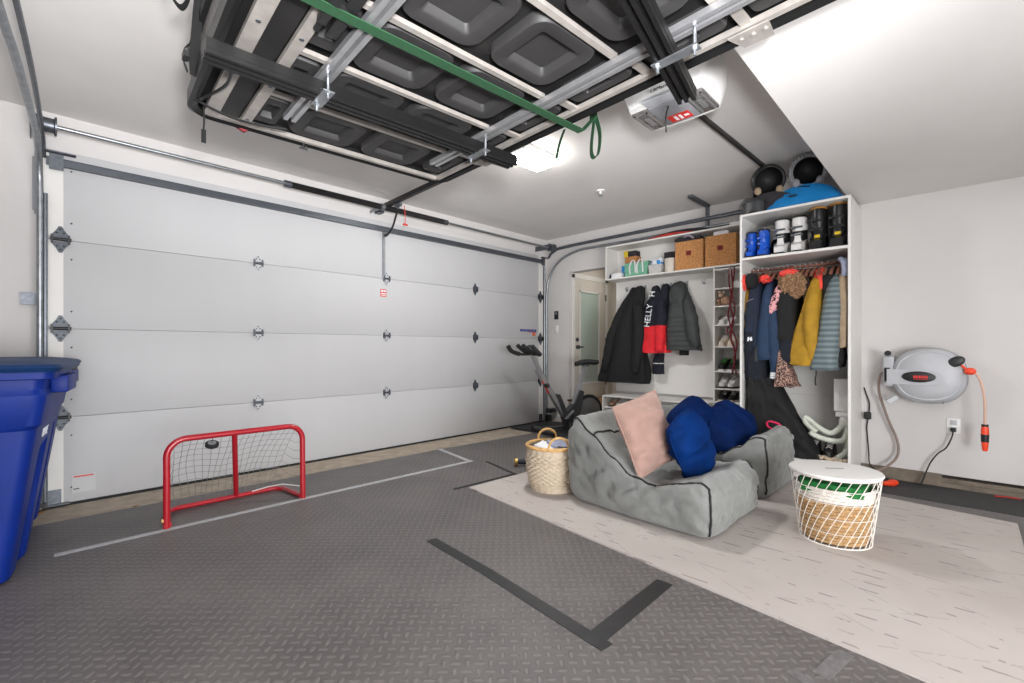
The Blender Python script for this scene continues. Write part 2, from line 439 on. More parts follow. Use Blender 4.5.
b = MB().box((-1.0, -6.8, 0), (5.0, -6.7, ZC)); struct('wall_back', b, 'wall', 'plain pale wall facing the overhead door')
b = MB().box((5.317, -.328, 0), (5.467, .25, ZC)).box((5.317, -1.15, 2.19), (5.467, -.328, ZC)).box((5.317, -3.1, 0), (5.467, -1.15, ZC)).box((5.317, -1.15, 0), (5.467, -.328, .3))
struct('wall_right', b, 'wall', 'pale side wall with the doorway and the coat boards')
b = MB().box((4.83, -6.7, .1), (4.98, -2.96, ZC)).box((4.83, -3.06, .1), (5.317, -2.96, ZC)); struct('wall_right_reel', b, 'wall', 'pale wall section carrying the hose reel')
b = MB().box((4.79, -4.32, 0), (5.3, -2.96, .105), bev=.004).box((4.835, -6.7, 0), (5.3, -4.32, .075)).box((4.80, -6.7, 0), (4.835, -4.32, .045))
struct('baseboard_right', b, 'curb', 'bare concrete curb under the hose reel wall')
# the hall seen through the doorway
b = MB().box((5.30, -1.15, .18), (6.6, -.328, .31)); struct('floor_hall', b, 'wood_floor', 'brown wooden hall floor one step up beyond the doorway')
b = MB().box((5.467, -.328, .3), (5.40+.067, -.2, 2.5)).box((5.467, -.318, .3), (6.6, -.2, 2.5)); struct('wall_hall', b, 'wall_warm', 'hall wall holding the glazed door')
b = MB().box((6.5, -1.3, .3), (6.6, -.2, 2.5)); struct('wall_hall_end', b, 'wall_warm', 'end wall of the little hall')
b = MB().box((5.467, -1.3, .3), (6.6, -1.15, 2.5)); struct('wall_hall_side', b, 'wall_warm', 'hall wall behind the coat boards')
b = MB().box((5.467, -1.3, 2.45), (6.6, -.2, 2.55)); struct('ceiling_hall', b, 'wall_warm', 'low ceiling of the little hall')
b = MB()
for lo, hi in (((5.39, -.35, .31), (5.43, -.318, 2.17)), ((6.25, -.35, .31), (6.32, -.318, 2.17)), ((5.39, -.35, 2.12), (6.32, -.318, 2.19))): b.box(lo, hi)
struct('trim_1', b, 'white', 'pale casing round the glazed hall door')
d2 = thing('door_2', 'pale hall door with a tall frosted glass pane', 'door', (5.43, -.33, .31), kind='structure')
fx = lambda a, z, d: (a, d, z)
b = MB().box((5.43, -.345, .32), (5.57, -.322, 2.12), bev=.004).box((6.06, -.345, .32), (6.25, -.322, 2.12), bev=.004).box((5.57, -.345, .32), (6.06, -.322, .56)).box((5.57, -.345, 1.93), (6.06, -.322, 2.12))
obj('door_slab', b, 'wall_warm', d2)
b = MB().box((5.57, -.338, .56), (6.06, -.330, 1.93)); obj('glass_pane', b, 'frosted', d2, False)
b = MB()
for lo, hi in (((5.555, -.352, .545), (5.575, -.34, 1.945)), ((6.055, -.352, .545), (6.075, -.34, 1.945)), ((5.555, -.352, .545), (6.075, -.34, .565)), ((5.555, -.352, 1.925), (6.075, -.34, 1.945))): b.box(lo, hi)
obj('glazing_bead', b, 'white', d2)
b = MB().cyl((5.485, -.345, 1.10), (5.485, -.39, 1.10), .028).cyl((5.485, -.385, 1.10), (5.58, -.395, 1.10), .011); obj('lever_handle', b, 'galv_dark', d2)
b = MB().cyl((5.485, -.345, 1.21), (5.485, -.362, 1.21), .03); obj('deadbolt', b, 'galv_dark', d2)
for z in (.55, 1.2, 1.88):
    b = MB().cyl((6.252, -.352, z-.05), (6.252, -.352, z+.05), .011); obj('hinge', b, 'galv_dark', d2)

# ------------------------------------------------------------------ overhead door
gd = thing('door_1', 'wide white sectional overhead door of four flat panels', 'garage door', (2.52, 0, 0), kind='structure')
for k in range(4):
    b = MB().box((-.065, 0, .61*k+.016 if k == 0 else .61*k+.001), (5.115, .045, .61*k+.6085), bev=.0015); obj('door_panel', b, 'door_white', gd)
b = MB()
for k in range(4):
    b.box((-.066, -.004, .61*k+.02), (.035, .002, .61*k+.602)).box((5.02, -.004, .61*k+.02), (5.116, .002, .61*k+.602))
obj('end_stile', b, 'white', gd)
b = MB()
for k in range(4):
    for dz in (.12, .48): b.ball((.075, -.001, .61*k+dz), .006, 8)
obj('screw', b, 'galv_dark', gd)
b = MB().box((-.065, -.012, 0), (5.115, .03, .018)); obj('bottom_seal', b, 'black_rubber', gd)
b = MB().box((-.05, -.045, 2.325), (5.1, -.002, 2.34)).box((-.05, -.04, 2.335), (5.1, -.034, 2.372)).box((-.05, -.04, 2.37), (5.1, -.002, 2.376)); obj('top_strut', b, 'strut', gd)
def hinge(x, z, w, h, m, mb):
    b = MB(); pts = [(-w*.5, .012), (-w*.5, .028), (-w*.22, h*.36), (-w*.1, h*.5), (w*.1, h*.5), (w*.22, h*.36), (w*.5, .028), (w*.5, .012)]
    for s in (1, -1): b.prism([(x+a, z+s*c) for a, c in pts], -.004, -.009, lambda a, c, d: (a, d, c))
    h_ = obj('hinge', b, m, gd, smooth=False)
    b = MB().cyl((x-w*.56, -.016, z), (x+w*.62, -.016, z), .011, n=10)
    for s in (-1, 1): b.box((x+s*w*.48-.005, -.028, z-.03), (x+s*w*.48+.005, -.004, z+.03))
    obj('hinge_pin', b, mb, h_)
    b = MB()
    for s in (1, -1):
        for a, c in ((-.02, .25), (.02, .25), (0, .38)): b.ball((x+a*w/.1, -.010, z+s*h*c), .006, 8)
    obj('hinge_bolt', b, 'galv_dark', h_)
for z in (.61, 1.22, 1.83):
    hinge(.02, z, .088, .18, 'hinge_dark', 'black')
    hinge(5.05, z, .09, .18, 'hinge_dark', 'black')
    for x in (1.262, 2.524): hinge(x, z, .066, .145, 'hinge_pale', 'galv_dark')
    hinge(3.786, z, .062, .15, 'hinge_dark', 'galv_dark')
for x0, x1 in ((-.035, .035), (5.03, 5.10)):
    b = MB().box((x0, -.055, 2.29), (x1, -.051, 2.395)).box((x0-.02, -.09, 2.40), (x1+.06, -.04, 2.406))
    obj('top_bracket', b, 'galv_dark', gd)
    b = MB().box((x0-.01, -.01, .02), (x1-.01, -.004, .12)).box((x0-.01, -.05, .02), (x1+.03, -.004, .026)); obj('bottom_bracket', b, 'galv_dark', gd)
b = MB().bar((2.49, -.012, 2.33), (2.49, -.012, 1.82), .03, .006, (0, 1, 0)); obj('operator_bracket', b, 'galv', gd)
# labels on the door
b = MB().box((2.455, -.003, 1.635), (2.525, -.001, 1.715)); lb = obj('warning_sticker', b, 'letter_red', gd, label='red and white warning sticker')
b = MB().box((2.463, -.0045, 1.66), (2.517, -.003, 1.672)).box((2.463, -.0045, 1.645), (2.517, -.003, 1.652)).box((2.463, -.0045, 1.685), (2.488, -.003, 1.706)).box((2.494, -.0045, 1.685), (2.517, -.003, 1.706)); obj('sticker_print', b, 'letter_white', lb)
b = MB().box((.078, -.003, .075), (.20, -.001, .20)); lb = obj('paper_label', b, 'door_white', gd, label='small white label with red and black print near the floor')
b = MB().box((.086, -.0045, .184), (.19, -.003, .193)); obj('label_red_line', b, 'letter_red', lb)
b = MB().box((.085, -.0045, .10), (.115, -.003, .107)); obj('label_black_line', b, 'letter_black', lb)
b = MB()
x = 4.62
for w in (.035, .02, .03, .012, .03, .035, .022, .03, .02, .034): b.prism([(x, 1.318), (x+w, 1.318), (x+w+.008, 1.352), (x+.008, 1.352)], -.003, -.001, lambda a, c, d: (a, d, c)); x += w+.008
obj('maker_mark', b, 'letter_blue', gd, label='slanted blue maker mark')
b = MB().box((4.885, -.003, 1.258), (4.945, -.001, 1.305)); obj('small_orange_label', b, 'letter_orange', gd)
b = MB().box((4.80, -.003, 1.306), (4.965, -.001, 1.314)); obj('underline', b, 'letter_red', gd)
# ------------------------------------------------------------------ door hardware
def ribbon(b, path, wdir, w, t):
    P = [Vector(p) for p in path]; W = Vector(wdir).normalized(); rings = []
    for i, p in enumerate(P):
        tg = (P[min(i+1, len(P)-1)]-P[max(i-1, 0)]).normalized(); n = tg.cross(W).normalized(); ww = W
        rings.append([p+ww*w/2+n*t/2, p-ww*w/2+n*t/2, p-ww*w/2-n*t/2, p+ww*w/2-n*t/2])
    return b.ring_loft(rings)
def channel(b, path, wdir, w, d):
    """C-section rail: a web and two lips"""
    ribbon(b, path, wdir, w, .004)
    P = [Vector(p) for p in path]; W = Vector(wdir).normalized(); 
    for s in (-1, 1):
        q = []
        for i, p in enumerate(P):
            tg = (P[min(i+1, len(P)-1)]-P[max(i-1, 0)]).normalized(); n = tg.cross(W).normalized()
            q.append((p+W*s*w/2+n*d/2))
        b.sweep(q, [(d/2, .005)]*len(q), 6, up=W.cross(Vector((0, 0, 1))) if abs(W.z) < .9 else (1, 0, 0))
    return b
lt = thing('door_track', 'bent galvanized track beside the blue bins at the overhead door', 'door track', (-.075, -.06, 0))
pv = [(-.078, -.06, .02), (-.078, -.06, 1.0), (-.078, -.06, 2.12)]
pc = catmull([(-.078, -.06, 2.12), (-.08, -.075, 2.24), (-.085, -.17, 2.36), (-.10, -.42, 2.42), (-.16, -1.3, 2.43), (-.19, -1.64, 2.43), (-.30, -3.0, 2.44)], 6)
b = MB().sweep(pv+pc[1:], .017, 10); obj('curved_rail', b, 'galv', lt)
b = MB(); channel(b, [(p[0]+.035, p[1]+.03, p[2]) for p in pv], (0, 1, 0), .05, .02); obj('vertical_channel', b, 'galv_dark', lt)
pu = catmull([(-.06, -.05, 2.36), (-.07, -.2, 2.50), (-.13, -1.3, 2.53), (-.26, -3.0, 2.54)], 6)
b = MB().sweep(pu, [(.02, .012)]*len(pu), 8); obj('upper_rail', b, 'galv_dark', lt)
b = MB().box((-.105, .06, 2.0), (-.10, .098, 2.42)).box((-.115, .055, 2.02), (-.06, .06, 2.38)); obj('flag_bracket', b, 'mid_grey', lt)
for z in (.35, 1.42):
    b = MB().box((-.17, .06, z-.04), (-.07, .098, z+.04)); obj('jamb_bracket', b, 'galv_dark', lt)
b = MB().box((-.12, -.09, .03), (-.05, -.02, .06)); obj('bottom_fixture', b, 'black', lt)
b = MB().cyl((-.1, -.06, .15), (-.1, -.06, .28), .012); obj('roller_stem', b, 'black', lt)
rt = thing('door_track', 'bent galvanized track running over the coat boards', 'door track', (5.17, -.04, 0))
pl_ = [(5.165, -.03, .02), (5.165, -.03, 1.0)]+catmull([(5.165, -.03, 1.85), (5.17, -.07, 2.1), (5.18, -.24, 2.33), (5.19, -.55, 2.445), (5.2, -1.0, 2.46), (5.2, -2.75, 2.45)], 6)
b = MB().sweep(pl_, .018, 10); obj('curved_rail', b, 'galv', rt)
b = MB(); channel(b, [(5.13, -.01, .02), (5.13, -.01, 1.2), (5.13, -.01, 2.3)], (0, 1, 0), .05, .02); obj('vertical_channel', b, 'galv', rt)
pu = catmull([(5.185, -.05, 2.42), (5.19, -.15, 2.50), (5.2, -.5, 2.54), (5.2, -2.75, 2.555)], 6)
b = MB().sweep(pu, [(.022, .014)]*len(pu), 8); obj('upper_rail', b, 'galv_dark', rt)
b = MB().bar((4.75, -2.36, 2.70), (5.24, -2.36, 2.70), .05, .028, (0, 0, 1)).bar((5.225, -2.36, 2.70), (5.225, -2.36, 2.42), .045, .03, (0, 1, 0)); obj('hanger_bracket', b, 'galv_dark', rt)
b = MB().box((5.14, -.09, .0), (5.21, -.02, .10)).box((5.12, -.14, .14), (5.26, -.06, .20)).cyl((5.14, -.1, .17), (5.10, -.16, .17), .03); obj('beam_sensor', b, 'black', rt)

ts = thing('torsion_shaft', 'long torsion spring shaft on the wall above the overhead door', 'spring shaft', (2.4, -.15, 2.54))
b = MB().cyl((-.12, -.15, 2.545), (5.22, -.15, 2.535), .0135, n=12); obj('shaft', b, 'galv', ts)
def coil(x0, x1):
    b = MB(); n = int((x1-x0)/.011)
    def f(u, v):
        x = x0+(x1-x0)*u; r = .026+.0035*math.sin(2*PI*u*n)
        return Vector((x, -.15+r*math.cos(2*PI*v), 2.54+r*math.sin(2*PI*v)))
    b.grid(f, n*4+1, 12, cv=True); return b
for a, c in ((1.48, 2.37), (2.42, 3.2)): obj('torsion_spring', coil(a, c), 'spring', ts)
for x in (1.46, 3.2):
    b = MB().cyl((x-.03, -.15, 2.54), (x+.03, -.15, 2.54), .03, n=12); obj('winding_cone', b, 'galv_dark', ts)
b = MB().box((2.385, -.19, 2.525), (2.392, .098, 2.555)).cyl((2.378, -.15, 2.54), (2.41, -.15, 2.54), .036); obj('bearing_plate', b, 'galv', ts)
for x in (-.05, 5.13):
    b = MB().lathe([(.02, -.05), (.055, -.05), (.055, -.04), (.046, -.035), (.046, .035), (.06, .04), (.06, .05), (.02, .05)], (x, -.15, 2.545), Matrix.Rotation(PI/2, 4, 'Y'), 20); obj('cable_drum', b, 'galv_dark', ts)
    b = MB().box((x-.075, -.18, 2.51), (x-.068, .098, 2.58)); obj('end_plate', b, 'galv_dark', ts)

op = thing('garage_door_opener', 'white ceiling opener with two lamp lenses behind the black tent shell', 'door opener', (2.39, -3.28, 2.42))
def opf(a, c, d):
    # a across, c along Y, d up
    return Vector((2.385+a*.195, -3.285+c*.245, 2.515+d*.1))
def cham(x, y, z):
    k = 1-.12*max(0, -z) ; e = 1-.10*max(0, z)
    s = 1-.10*(abs(x)*abs(y))**3
    return opf(x*k*e*s, y*(1-.14*max(0, -z))*s, z)
b = MB().cubegrid(cham, (8, 10, 4)); obj('housing', b, 'white_plastic', op, ang=25)
b = MB().box((2.27, -3.385, 2.405), (2.525, -3.185, 2.419), bev=.004); obj('belly_panel', b, 'mid_grey', op)
b = MB().box((2.20, -3.385, 2.412), (2.30, -3.185, 2.430), bev=.003); obj('side_panel', b, 'grey_plastic', op)
for y in (-3.435, -3.135):
    b = MB().box((2.27, y-.05, 2.400), (2.51, y+.05, 2.420), bev=.006); ln = obj('lamp_lens', b, 'lens', op)
    b = MB().box((2.28, y-.04, 2.397), (2.50, y-.03, 2.401)).box((2.28, y+.03, 2.397), (2.50, y+.04, 2.401)).box((2.28, y-.04, 2.397), (2.29, y+.04, 2.401)).box((2.35, y-.012, 2.397), (2.45, y+.012, 2.401)); obj('reflector', b, 'steel_bright', ln)
b = MB().box((2.42, -3.345, 2.402), (2.50, -3.225, 2.4045)); rl = obj('warning_label', b, 'letter_red', op, label='red warning label with white marks')
b = MB().box((2.435, -3.27, 2.4005), (2.485, -3.255, 2.402)).box((2.435, -3.297, 2.4005), (2.485, -3.283, 2.402)).box((2.45, -3.335, 2.4005), (2.47, -3.31, 2.402)); obj('label_mark', b, 'letter_white', rl)
text('lettering', 'LiftMaster', 'letter_black', .024, frame((2.187, -3.30, 2.452), (0, -1, 0), (0, 0, 1)), op, .001, 1.15)
b = MB().bar((2.47, .08, 2.58), (2.39, -3.06, 2.625), .035, .045); obj('drive_rail', b, 'spring', op)
b = MB().box((2.44, .0, 2.53), (2.50, .098, 2.62)).cyl((2.43, -.03, 2.585), (2.51, -.03, 2.585), .02); obj('header_bracket', b, 'galv_dark', op)
pa = catmull([(2.475, -.33, 2.55), (2.478, -.28, 2.46), (2.48, -.2, 2.34), (2.485, -.1, 2.285), (2.49, -.03, 2.285)], 5)
b = MB().sweep(pa, [(.018, .006)]*len(pa), 8); obj('door_arm', b, 'black', op)
b = MB().box((2.455, -.36, 2.53), (2.495, -.27, 2.56)).cyl((2.475, -.315, 2.50), (2.475, -.315, 2.56), .012); obj('trolley', b, 'galv_dark', op)
pr = [(2.52, -.36, 2.54), (2.53, -.36, 2.45), (2.53, -.36, 2.35)]
b = MB().sweep(pr, .004, 6); rc = obj('release_cord', b, 'letter_red', op)
b = MB().cyl((2.505, -.36, 2.345), (2.555, -.36, 2.345), .010, n=10); obj('release_handle', b, 'letter_red', rc)
b = MB().sweep(catmull([(2.30, -3.29, 2.40), (2.27, -3.29, 2.33), (2.275, -3.29, 2.25)], 6), .004, 6); obj('antenna_wire', b, 'cord_black', op)
for y in (-3.1, -3.47):
    b = MB().bar((2.39, y, 2.60), (2.39, y, 2.718), .03, .004, (0, 1, 0)); obj('hanging_strap', b, 'galv', op)

b = MB().bar((2.9, -3.13, 2.695), (4.82, -3.19, 2.695), .022, .03); tag(obj('ceiling_rod', b, 'black'), 'thin dark steel rod fixed along the ceiling behind the helmets', 'rod')
lf = thing('ceiling_light', 'lit rectangular ceiling lamp beside the black tent shell', 'lamp', (2.8, -1.86, ZC))
b = MB().box((2.63, -1.965, 2.685), (2.97, -1.755, 2.7180), bev=.006); obj('lamp_base', b, 'white_plastic', lf)
b = MB().box((2.64, -1.955, 2.625), (2.96, -1.765, 2.686), bev=.008); obj('diffuser', b, 'warm_lamp', lf)
sp = thing('sprinkler_head', 'small round sprinkler head on the bare ceiling', 'sprinkler', (3.98, -1.75, ZC))
b = MB().lathe([(.001, .0), (.045, 0), (.04, -.012), (.015, -.016), (.012, -.035), (.001, -.036)], (3.98, -1.75, 2.718)); obj('escutcheon', b, 'white_plastic', sp)
b = MB().lathe([(.001, -.03), (.01, -.03), (.01, -.05), (.024, -.052), (.024, -.056), (.001, -.057)], (3.98, -1.75, 2.718), n=14); obj('deflector', b, 'mid_grey', sp)

# ------------------------------------------------------------------ roof tent hung under the ceiling
tt = thing('roof_tent', 'big black roof tent shell with silver frame hung under the ceiling', 'roof tent', (.42, -1.83, 2.2), R(-3.5))
def rr(cx, cy, hx, hy, r, z, k=5):
    pts = []
    for sx, sy, a0 in ((1, 1, 0), (-1, 1, 90), (-1, -1, 180), (1, -1, 270)):
        for i in range(k+1):
            a = R(a0+90*i/k); pts.append(Vector((cx+sx*(hx-r)+r*math.cos(a), -(cy)+sy*(hy-r)+r*math.sin(a), z)))
    return pts
cu, cv, hu, hv = .69, 1.27, .72, 1.29
b = MB().ring_loft([rr(cu, cv, hu-.03, hv-.03, .08, .05), rr(cu, cv, hu-.01, hv-.01, .09, .06), rr(cu, cv, hu-.01, hv-.01, .09, .10)]); obj('base_tray', b, 'black_shell', tt, local=True)
b = MB().ring_loft([rr(cu, cv, hu-.012, hv-.012, .09, .09), rr(cu, cv, hu-.02, hv-.02, .09, .22)], cap=False); obj('side_wall', b, 'shell_grey', tt, local=True)
b = MB().ring_loft([rr(cu, cv, hu, hv, .1, .215), rr(cu, cv, hu, hv, .1, .25), rr(cu, cv, hu-.06, hv-.06, .1, .30)]); obj('lid_shell', b, 'black_shell', tt, local=True)
prof = [(.0, .0), (.015, -.012), (.035, .0), (.04, .05), (.0, .06)]
rings = []
for off, z in prof: rings.append(rr(cu, cv, hu-off, hv-off, .1, z, 6))
b = MB().ring_loft(rings, cap=False, closed=True); obj('lip', b, 'black_alu', tt, local=True)
def T(u, v, z): return (u, -v, z)
# aluminium frame
b = MB().bar(T(.04, .03, .008), T(1.34, .03, .008), .024, .022).bar(T(1.338, .03, .008), T(1.338, 2.5, .008), .024, .022); obj('frame_rail', b, 'alu', tt, local=True)
for u, w in ((.065, .055), (.205, .042)):
    b = MB().bar(T(u, .045, .0), T(u, 2.5, .0), w, .02); obj('frame_rail', b, 'alu', tt, local=True)
    b = MB()
    for v in (.12, .5, .9, 1.3, 1.7, 2.1): b.cyl(T(u, v, -.012), T(u, v, -.006), .009, n=8)
    obj('rivet', b, 'galv_dark', tt, local=True)
b = MB().box((.10, -2.5, .012), (.18, -.05, .03)); obj('side_channel', b, 'black_shell', tt, local=True)
for v in (.415, .80, 1.19, 1.575, 1.96, 2.35):
    b = MB().bar(T(.225, v, .012), T(1.145, v, .012), .024, .018); obj('cross_slat', b, 'alu', tt, local=True)
    b = MB().bar(T(1.175, v+.03, .012), T(1.33, v+.03, .012), .034, .012); obj('short_slat', b, 'alu', tt, local=True)
for u in (.35, 1.16):
    b = MB().bar(T(u-.018, .27, -.012), T(u-.018, 2.5, -.012), .020, .024).bar(T(u+.018, .27, -.012), T(u+.018, 2.5, -.012), .020, .024).bar(T(u, .27, .0), T(u, 2.5, .0), .03, .008); obj('mounting_rail', b, 'steel_bright', tt, local=True)
def pad(u, v, a, c, k=.62):
    b = MB(); r = min(a, c)
    b.ring_loft([rr(u, v, a, c, r*.42, .056), rr(u, v, a*.98, c*.98, r*.42, .022), rr(u, v, a*.94, c*.94, r*.4, .014), rr(u, v, a*k+r*.02, c*k+r*.02, r*.12, .014), rr(u, v, a*k-r*.03, c*k-r*.03, r*.1, .02), rr(u, v, a*k-r*.10, c*k-r*.10, r*.1, .043)])
    obj('molded_pad', b, 'pad', tt, local=True)
for i, v in enumerate((.22, .605, .995, 1.385, 1.77, 2.155)):
    for u in (.555, .94): pad(u, v, .165, .165)
    pad(.278, v, .058, .14, .5); pad(1.247, v+.02, .062, .155, .42)
# hanging rails
def rail(p0, p1, loc, w=.085):
    a = Vector(p0); c = Vector(p1); t = (c-a).normalized(); s = t.cross(Vector((0, 0, 1))).normalized()
    b = MB()
    b.bar(a, c, w, .03)
    for k in (-.38, -.02, .38): b.bar(a+s*w*k+Vector((0, 0, -.022)), c+s*w*k+Vector((0, 0, -.022)), w*.2, .02)
    b.bar(a+Vector((0, 0, .02)), c+Vector((0, 0, .02)), w*.8, .012)
    return obj('hanging_rail', b, 'black_alu', tt, local=loc)
rail(T(-.06, .70, -.058), T(1.41, .695, -.058), True)
rail((.36, -3.885, 2.142), (1.80, -3.612, 2.142), False, .075)
for u, v in ((.35, .70), (1.16, .70)):
    b = MB().bar(T(u, v-.075, -.088), T(u, v+.075, -.088), .045, .006)
    for s in (-.062, .062): b.cyl(T(u, v+s, -.115), T(u, v+s, .0), .006, n=8).cyl(T(u, v+s, -.098), T(u, v+s, -.09), .011, n=6)
    obj('clamp_plate', b, 'galv', tt, local=True)
for u, v in ((.35, 1.99), (1.165, 1.815)):
    b = MB().bar(T(u, v-.085, -.092), T(u, v+.085, -.092), .04, .006)
    for s in (-.07, .07): b.cyl(T(u, v+s, -.12), T(u, v+s, .0), .006, n=8).cyl(T(u, v+s, -.102), T(u, v+s, -.094), .011, n=6)
    obj('clamp_plate', b, 'galv', tt, local=True)
for v in (.50, 2.0):
    b = MB().prism([(1.33, v-.075), (1.42, v-.05), (1.42, v+.05), (1.33, v+.06)], -.006, .0, lambda a, c, d: (a, -c, d-.008))
    for s in (-.04, 0, .04): b.cyl(T(1.365, v+s, -.018), T(1.365, v+s, -.01), .008, n=8)
    obj('corner_plate', b, 'alu', tt, local=True)
b = MB().cyl((.18, -1.20, -.015), (.30, -1.12, -.015), .022, n=12).box((.20, -1.22, -.035), (.23, -1.06, .01), bev=.004).box((.25, -1.30, -.025), (.29, -1.0, -.010), bev=.003).cyl((.22, -1.3, -.015), (.22, -1.0, -.015), .010); obj('ratchet', b, 'black', tt, local=True)
# black webbing down the side and its loose ends
b = MB(); ribbon(b, catmull([(-.03, -.42, .32), (-.035, -.38, .2), (-.037, -.33, .08), (-.03, -.29, .03)], 6), (1, .3, 0), .036, .004); obj('webbing_strap', b, 'webbing', tt, local=True)
b = MB(); ribbon(b, catmull([(-.06, -.50, .38), (-.07, -.46, .26), (-.09, -.42, .22), (-.12, -.40, .26), (-.13, -.40, .31), (-.09, -.43, .33), (-.06, -.46, .35)], 6), (.25, 1, .1), .045, .003); obj('webbing_loop', b, 'webbing', tt, local=True)
b = MB(); ribbon(b, catmull([(-.045, -.30, .16), (-.07, -.30, .12), (-.065, -.27, .09), (-.05, -.25, .06)], 5), (0, 1, 0), .02, .003).box((-.075, -.34, .08), (-.055, -.29, .105)); obj('buckle', b, 'black', tt, local=True)
b = MB().sweep(catmull([(.03, -.10, .0), (.035, -.08, -.05), (.033, -.08, -.10)], 5), .004, 6).box((.024, -.086, -.16), (.042, -.076, -.10)); obj('loose_cord', b, 'webbing', tt, local=True)
b = MB().sweep(catmull([(-.02, -.16, -.005), (.12, -.14, -.03), (.25, -.13, -.025), (.37, -.16, -.02)], 5), .006, 6).sweep(catmull([(.0, -.20, -.02), (.06, -.45, -.03), (.02, -.72, -.04)], 5), .006, 6); obj('bungee_cord', b, 'black', tt, local=True)
b = MB().prism([(.15, .01), (.26, .01), (.22, -.022)], -.01, .012, lambda a, c, d: (a, .012+d, c)); obj('red_corner_flap', b, 'maroon', tt, local=True)
b = MB().cyl((.5, -.012, -.03), (.5, -.012, .0), .006, n=8).cyl((.48, -.012, -.03), (.52, -.012, -.03), .006, n=8); obj('hook', b, 'black', tt, local=True)

gs = MB()
ribbon(gs, [(.345, -2.985, 2.71), (.36, -2.985, 2.30), (.40, -2.985, 2.165), (.62, -2.995, 2.165), (1.2, -3.035, 2.165), (1.80, -3.075, 2.165), (1.86, -3.105, 2.24), (1.88, -3.105, 2.71)], (.08, 1, 0), .045, .004)
ribbon(gs, catmull([(1.865, -3.115, 2.25), (1.88, -3.13, 2.16), (1.872, -3.125, 2.06), (1.855, -3.105, 2.045), (1.85, -3.10, 2.10), (1.862, -3.11, 2.25)], 5), (.5, .8, 0), .035, .003)
ribbon(gs, catmull([(1.85, -2.93, 2.24), (1.845, -2.90, 2.17), (1.845, -2.88, 2.10)], 5), (.4, .8, .2), .028, .003)
tag(obj('lifting_strap', gs, 'green_strap'), 'green webbing strap slung under the black tent shell', 'strap')
# ------------------------------------------------------------------ floor coverings
MT = .012
b = MB().prism([(-1.0, -6.7), (4.785, -6.7), (4.785, -2.95), (5.30, -2.94), (5.30, -1.16), (4.35, -.55), (2.88, -.46), (-1.0, -.41)], 0, MT, lambda a, c, d: (a, c, d))
tag(obj('floor_mat', b, 'mat', smooth=False), 'grey diamond-plate foam matting covering the garage floor', 'floor mat')
b = MB().prism([(4.33, -.1), (5.1, -.12), (5.28, -1.25), (4.35, -1.1)], MT, MT+.012, lambda a, c, d: (a, c, d))
tag(obj('rubber_mat', b, 'dark_mat', smooth=False), 'small black rubber mat under the exercise bike', 'floor mat')
b = MB().prism([(4.28, -6.5), (4.782, -6.5), (4.782, -3.83), (4.28, -3.83)], MT, MT+.004, lambda a, c, d: (a, c, d))  # thin strip, darker than the matting it lies on
tag(obj('floor_strip', b, 'dark_strip', smooth=False), 'thin dark strip between the rug and the concrete curb', 'floor mat')
b = MB().prism([(2.214, -1.735), (4.36, -1.80), (4.25, -2.95), (4.055, -4.67), (1.87, -4.655)], MT, MT+.009, lambda a, c, d: (a, c, d))
rg = thing('area_rug', 'cream rug with faint dark dashes under the grey bean bag chairs', 'rug', (3.1, -3.2, MT))
obj('pile', b, 'rug', rg, smooth=False)
b = MB()
cs = [(2.214, -1.735), (1.87, -4.655), (4.055, -4.67), (4.25, -2.95), (4.36, -1.80)]
for i in range(5): b.bar((*cs[i], MT+.005), (*cs[(i+1) % 5], MT+.005), .008, .0095)
obj('binding', b, 'rug', rg, smooth=False)
FZ = MT+.009
def tape(name, pts, w, m, label, grp=None):
    b = MB(); P = [Vector((x, y, MT+.0012)) for x, y in pts]
    for i in range(len(P)-1): b.bar(P[i], P[i+1], w, .0016+.0006*i)
    return tag(obj(name, b, m, smooth=False), label, 'tape', grp)
tape('floor_tape', [(-.03, -1.066), (1.4, -1.07), (2.80, -1.088)], .045, 'tape_white', 'long pale tape line running past the red hockey goal', 'tape lines on the mats')
tape('floor_tape', [(2.885, -.47), (2.775, -1.06)], .045, 'tape_white', 'short pale tape line from the long tape to the concrete strip', 'tape lines on the mats')
tape('floor_tape', [(1.45, -2.30), (1.415, -2.8), (1.335, -3.52)], .062, 'tape_black', 'long black tape strip stuck alone across the open grey matting', 'tape lines on the mats')
tape('floor_tape', [(1.325, -3.46), (1.92, -3.455)], .075, 'tape_black', 'short black tape strip meeting the long one at a corner near the rug', 'tape lines on the mats')
tape('floor_tape', [(2.12, -1.665), (2.74, -1.70)], .035, 'tape_black', 'thin black tape strip along the far corner of the cream rug', 'tape lines on the mats')
tape('floor_tape', [(2.875, -1.215), (2.745, -1.72)], .028, 'tape_black', 'thin black tape strip beside the brass-ended dumbbell', 'tape lines on the mats')
tape('floor_tape', [(1.70, -4.10), (1.90, -4.14)], .05, 'tape_worn', 'torn scrap of pale tape beside the rug edge nearest the camera', 'tape lines on the mats')
tape('floor_tape', [(1.66, -4.02), (1.56, -4.28)], .04, 'tape_worn', 'worn pale tape remnant on the mat in front of the rug', 'tape lines on the mats')

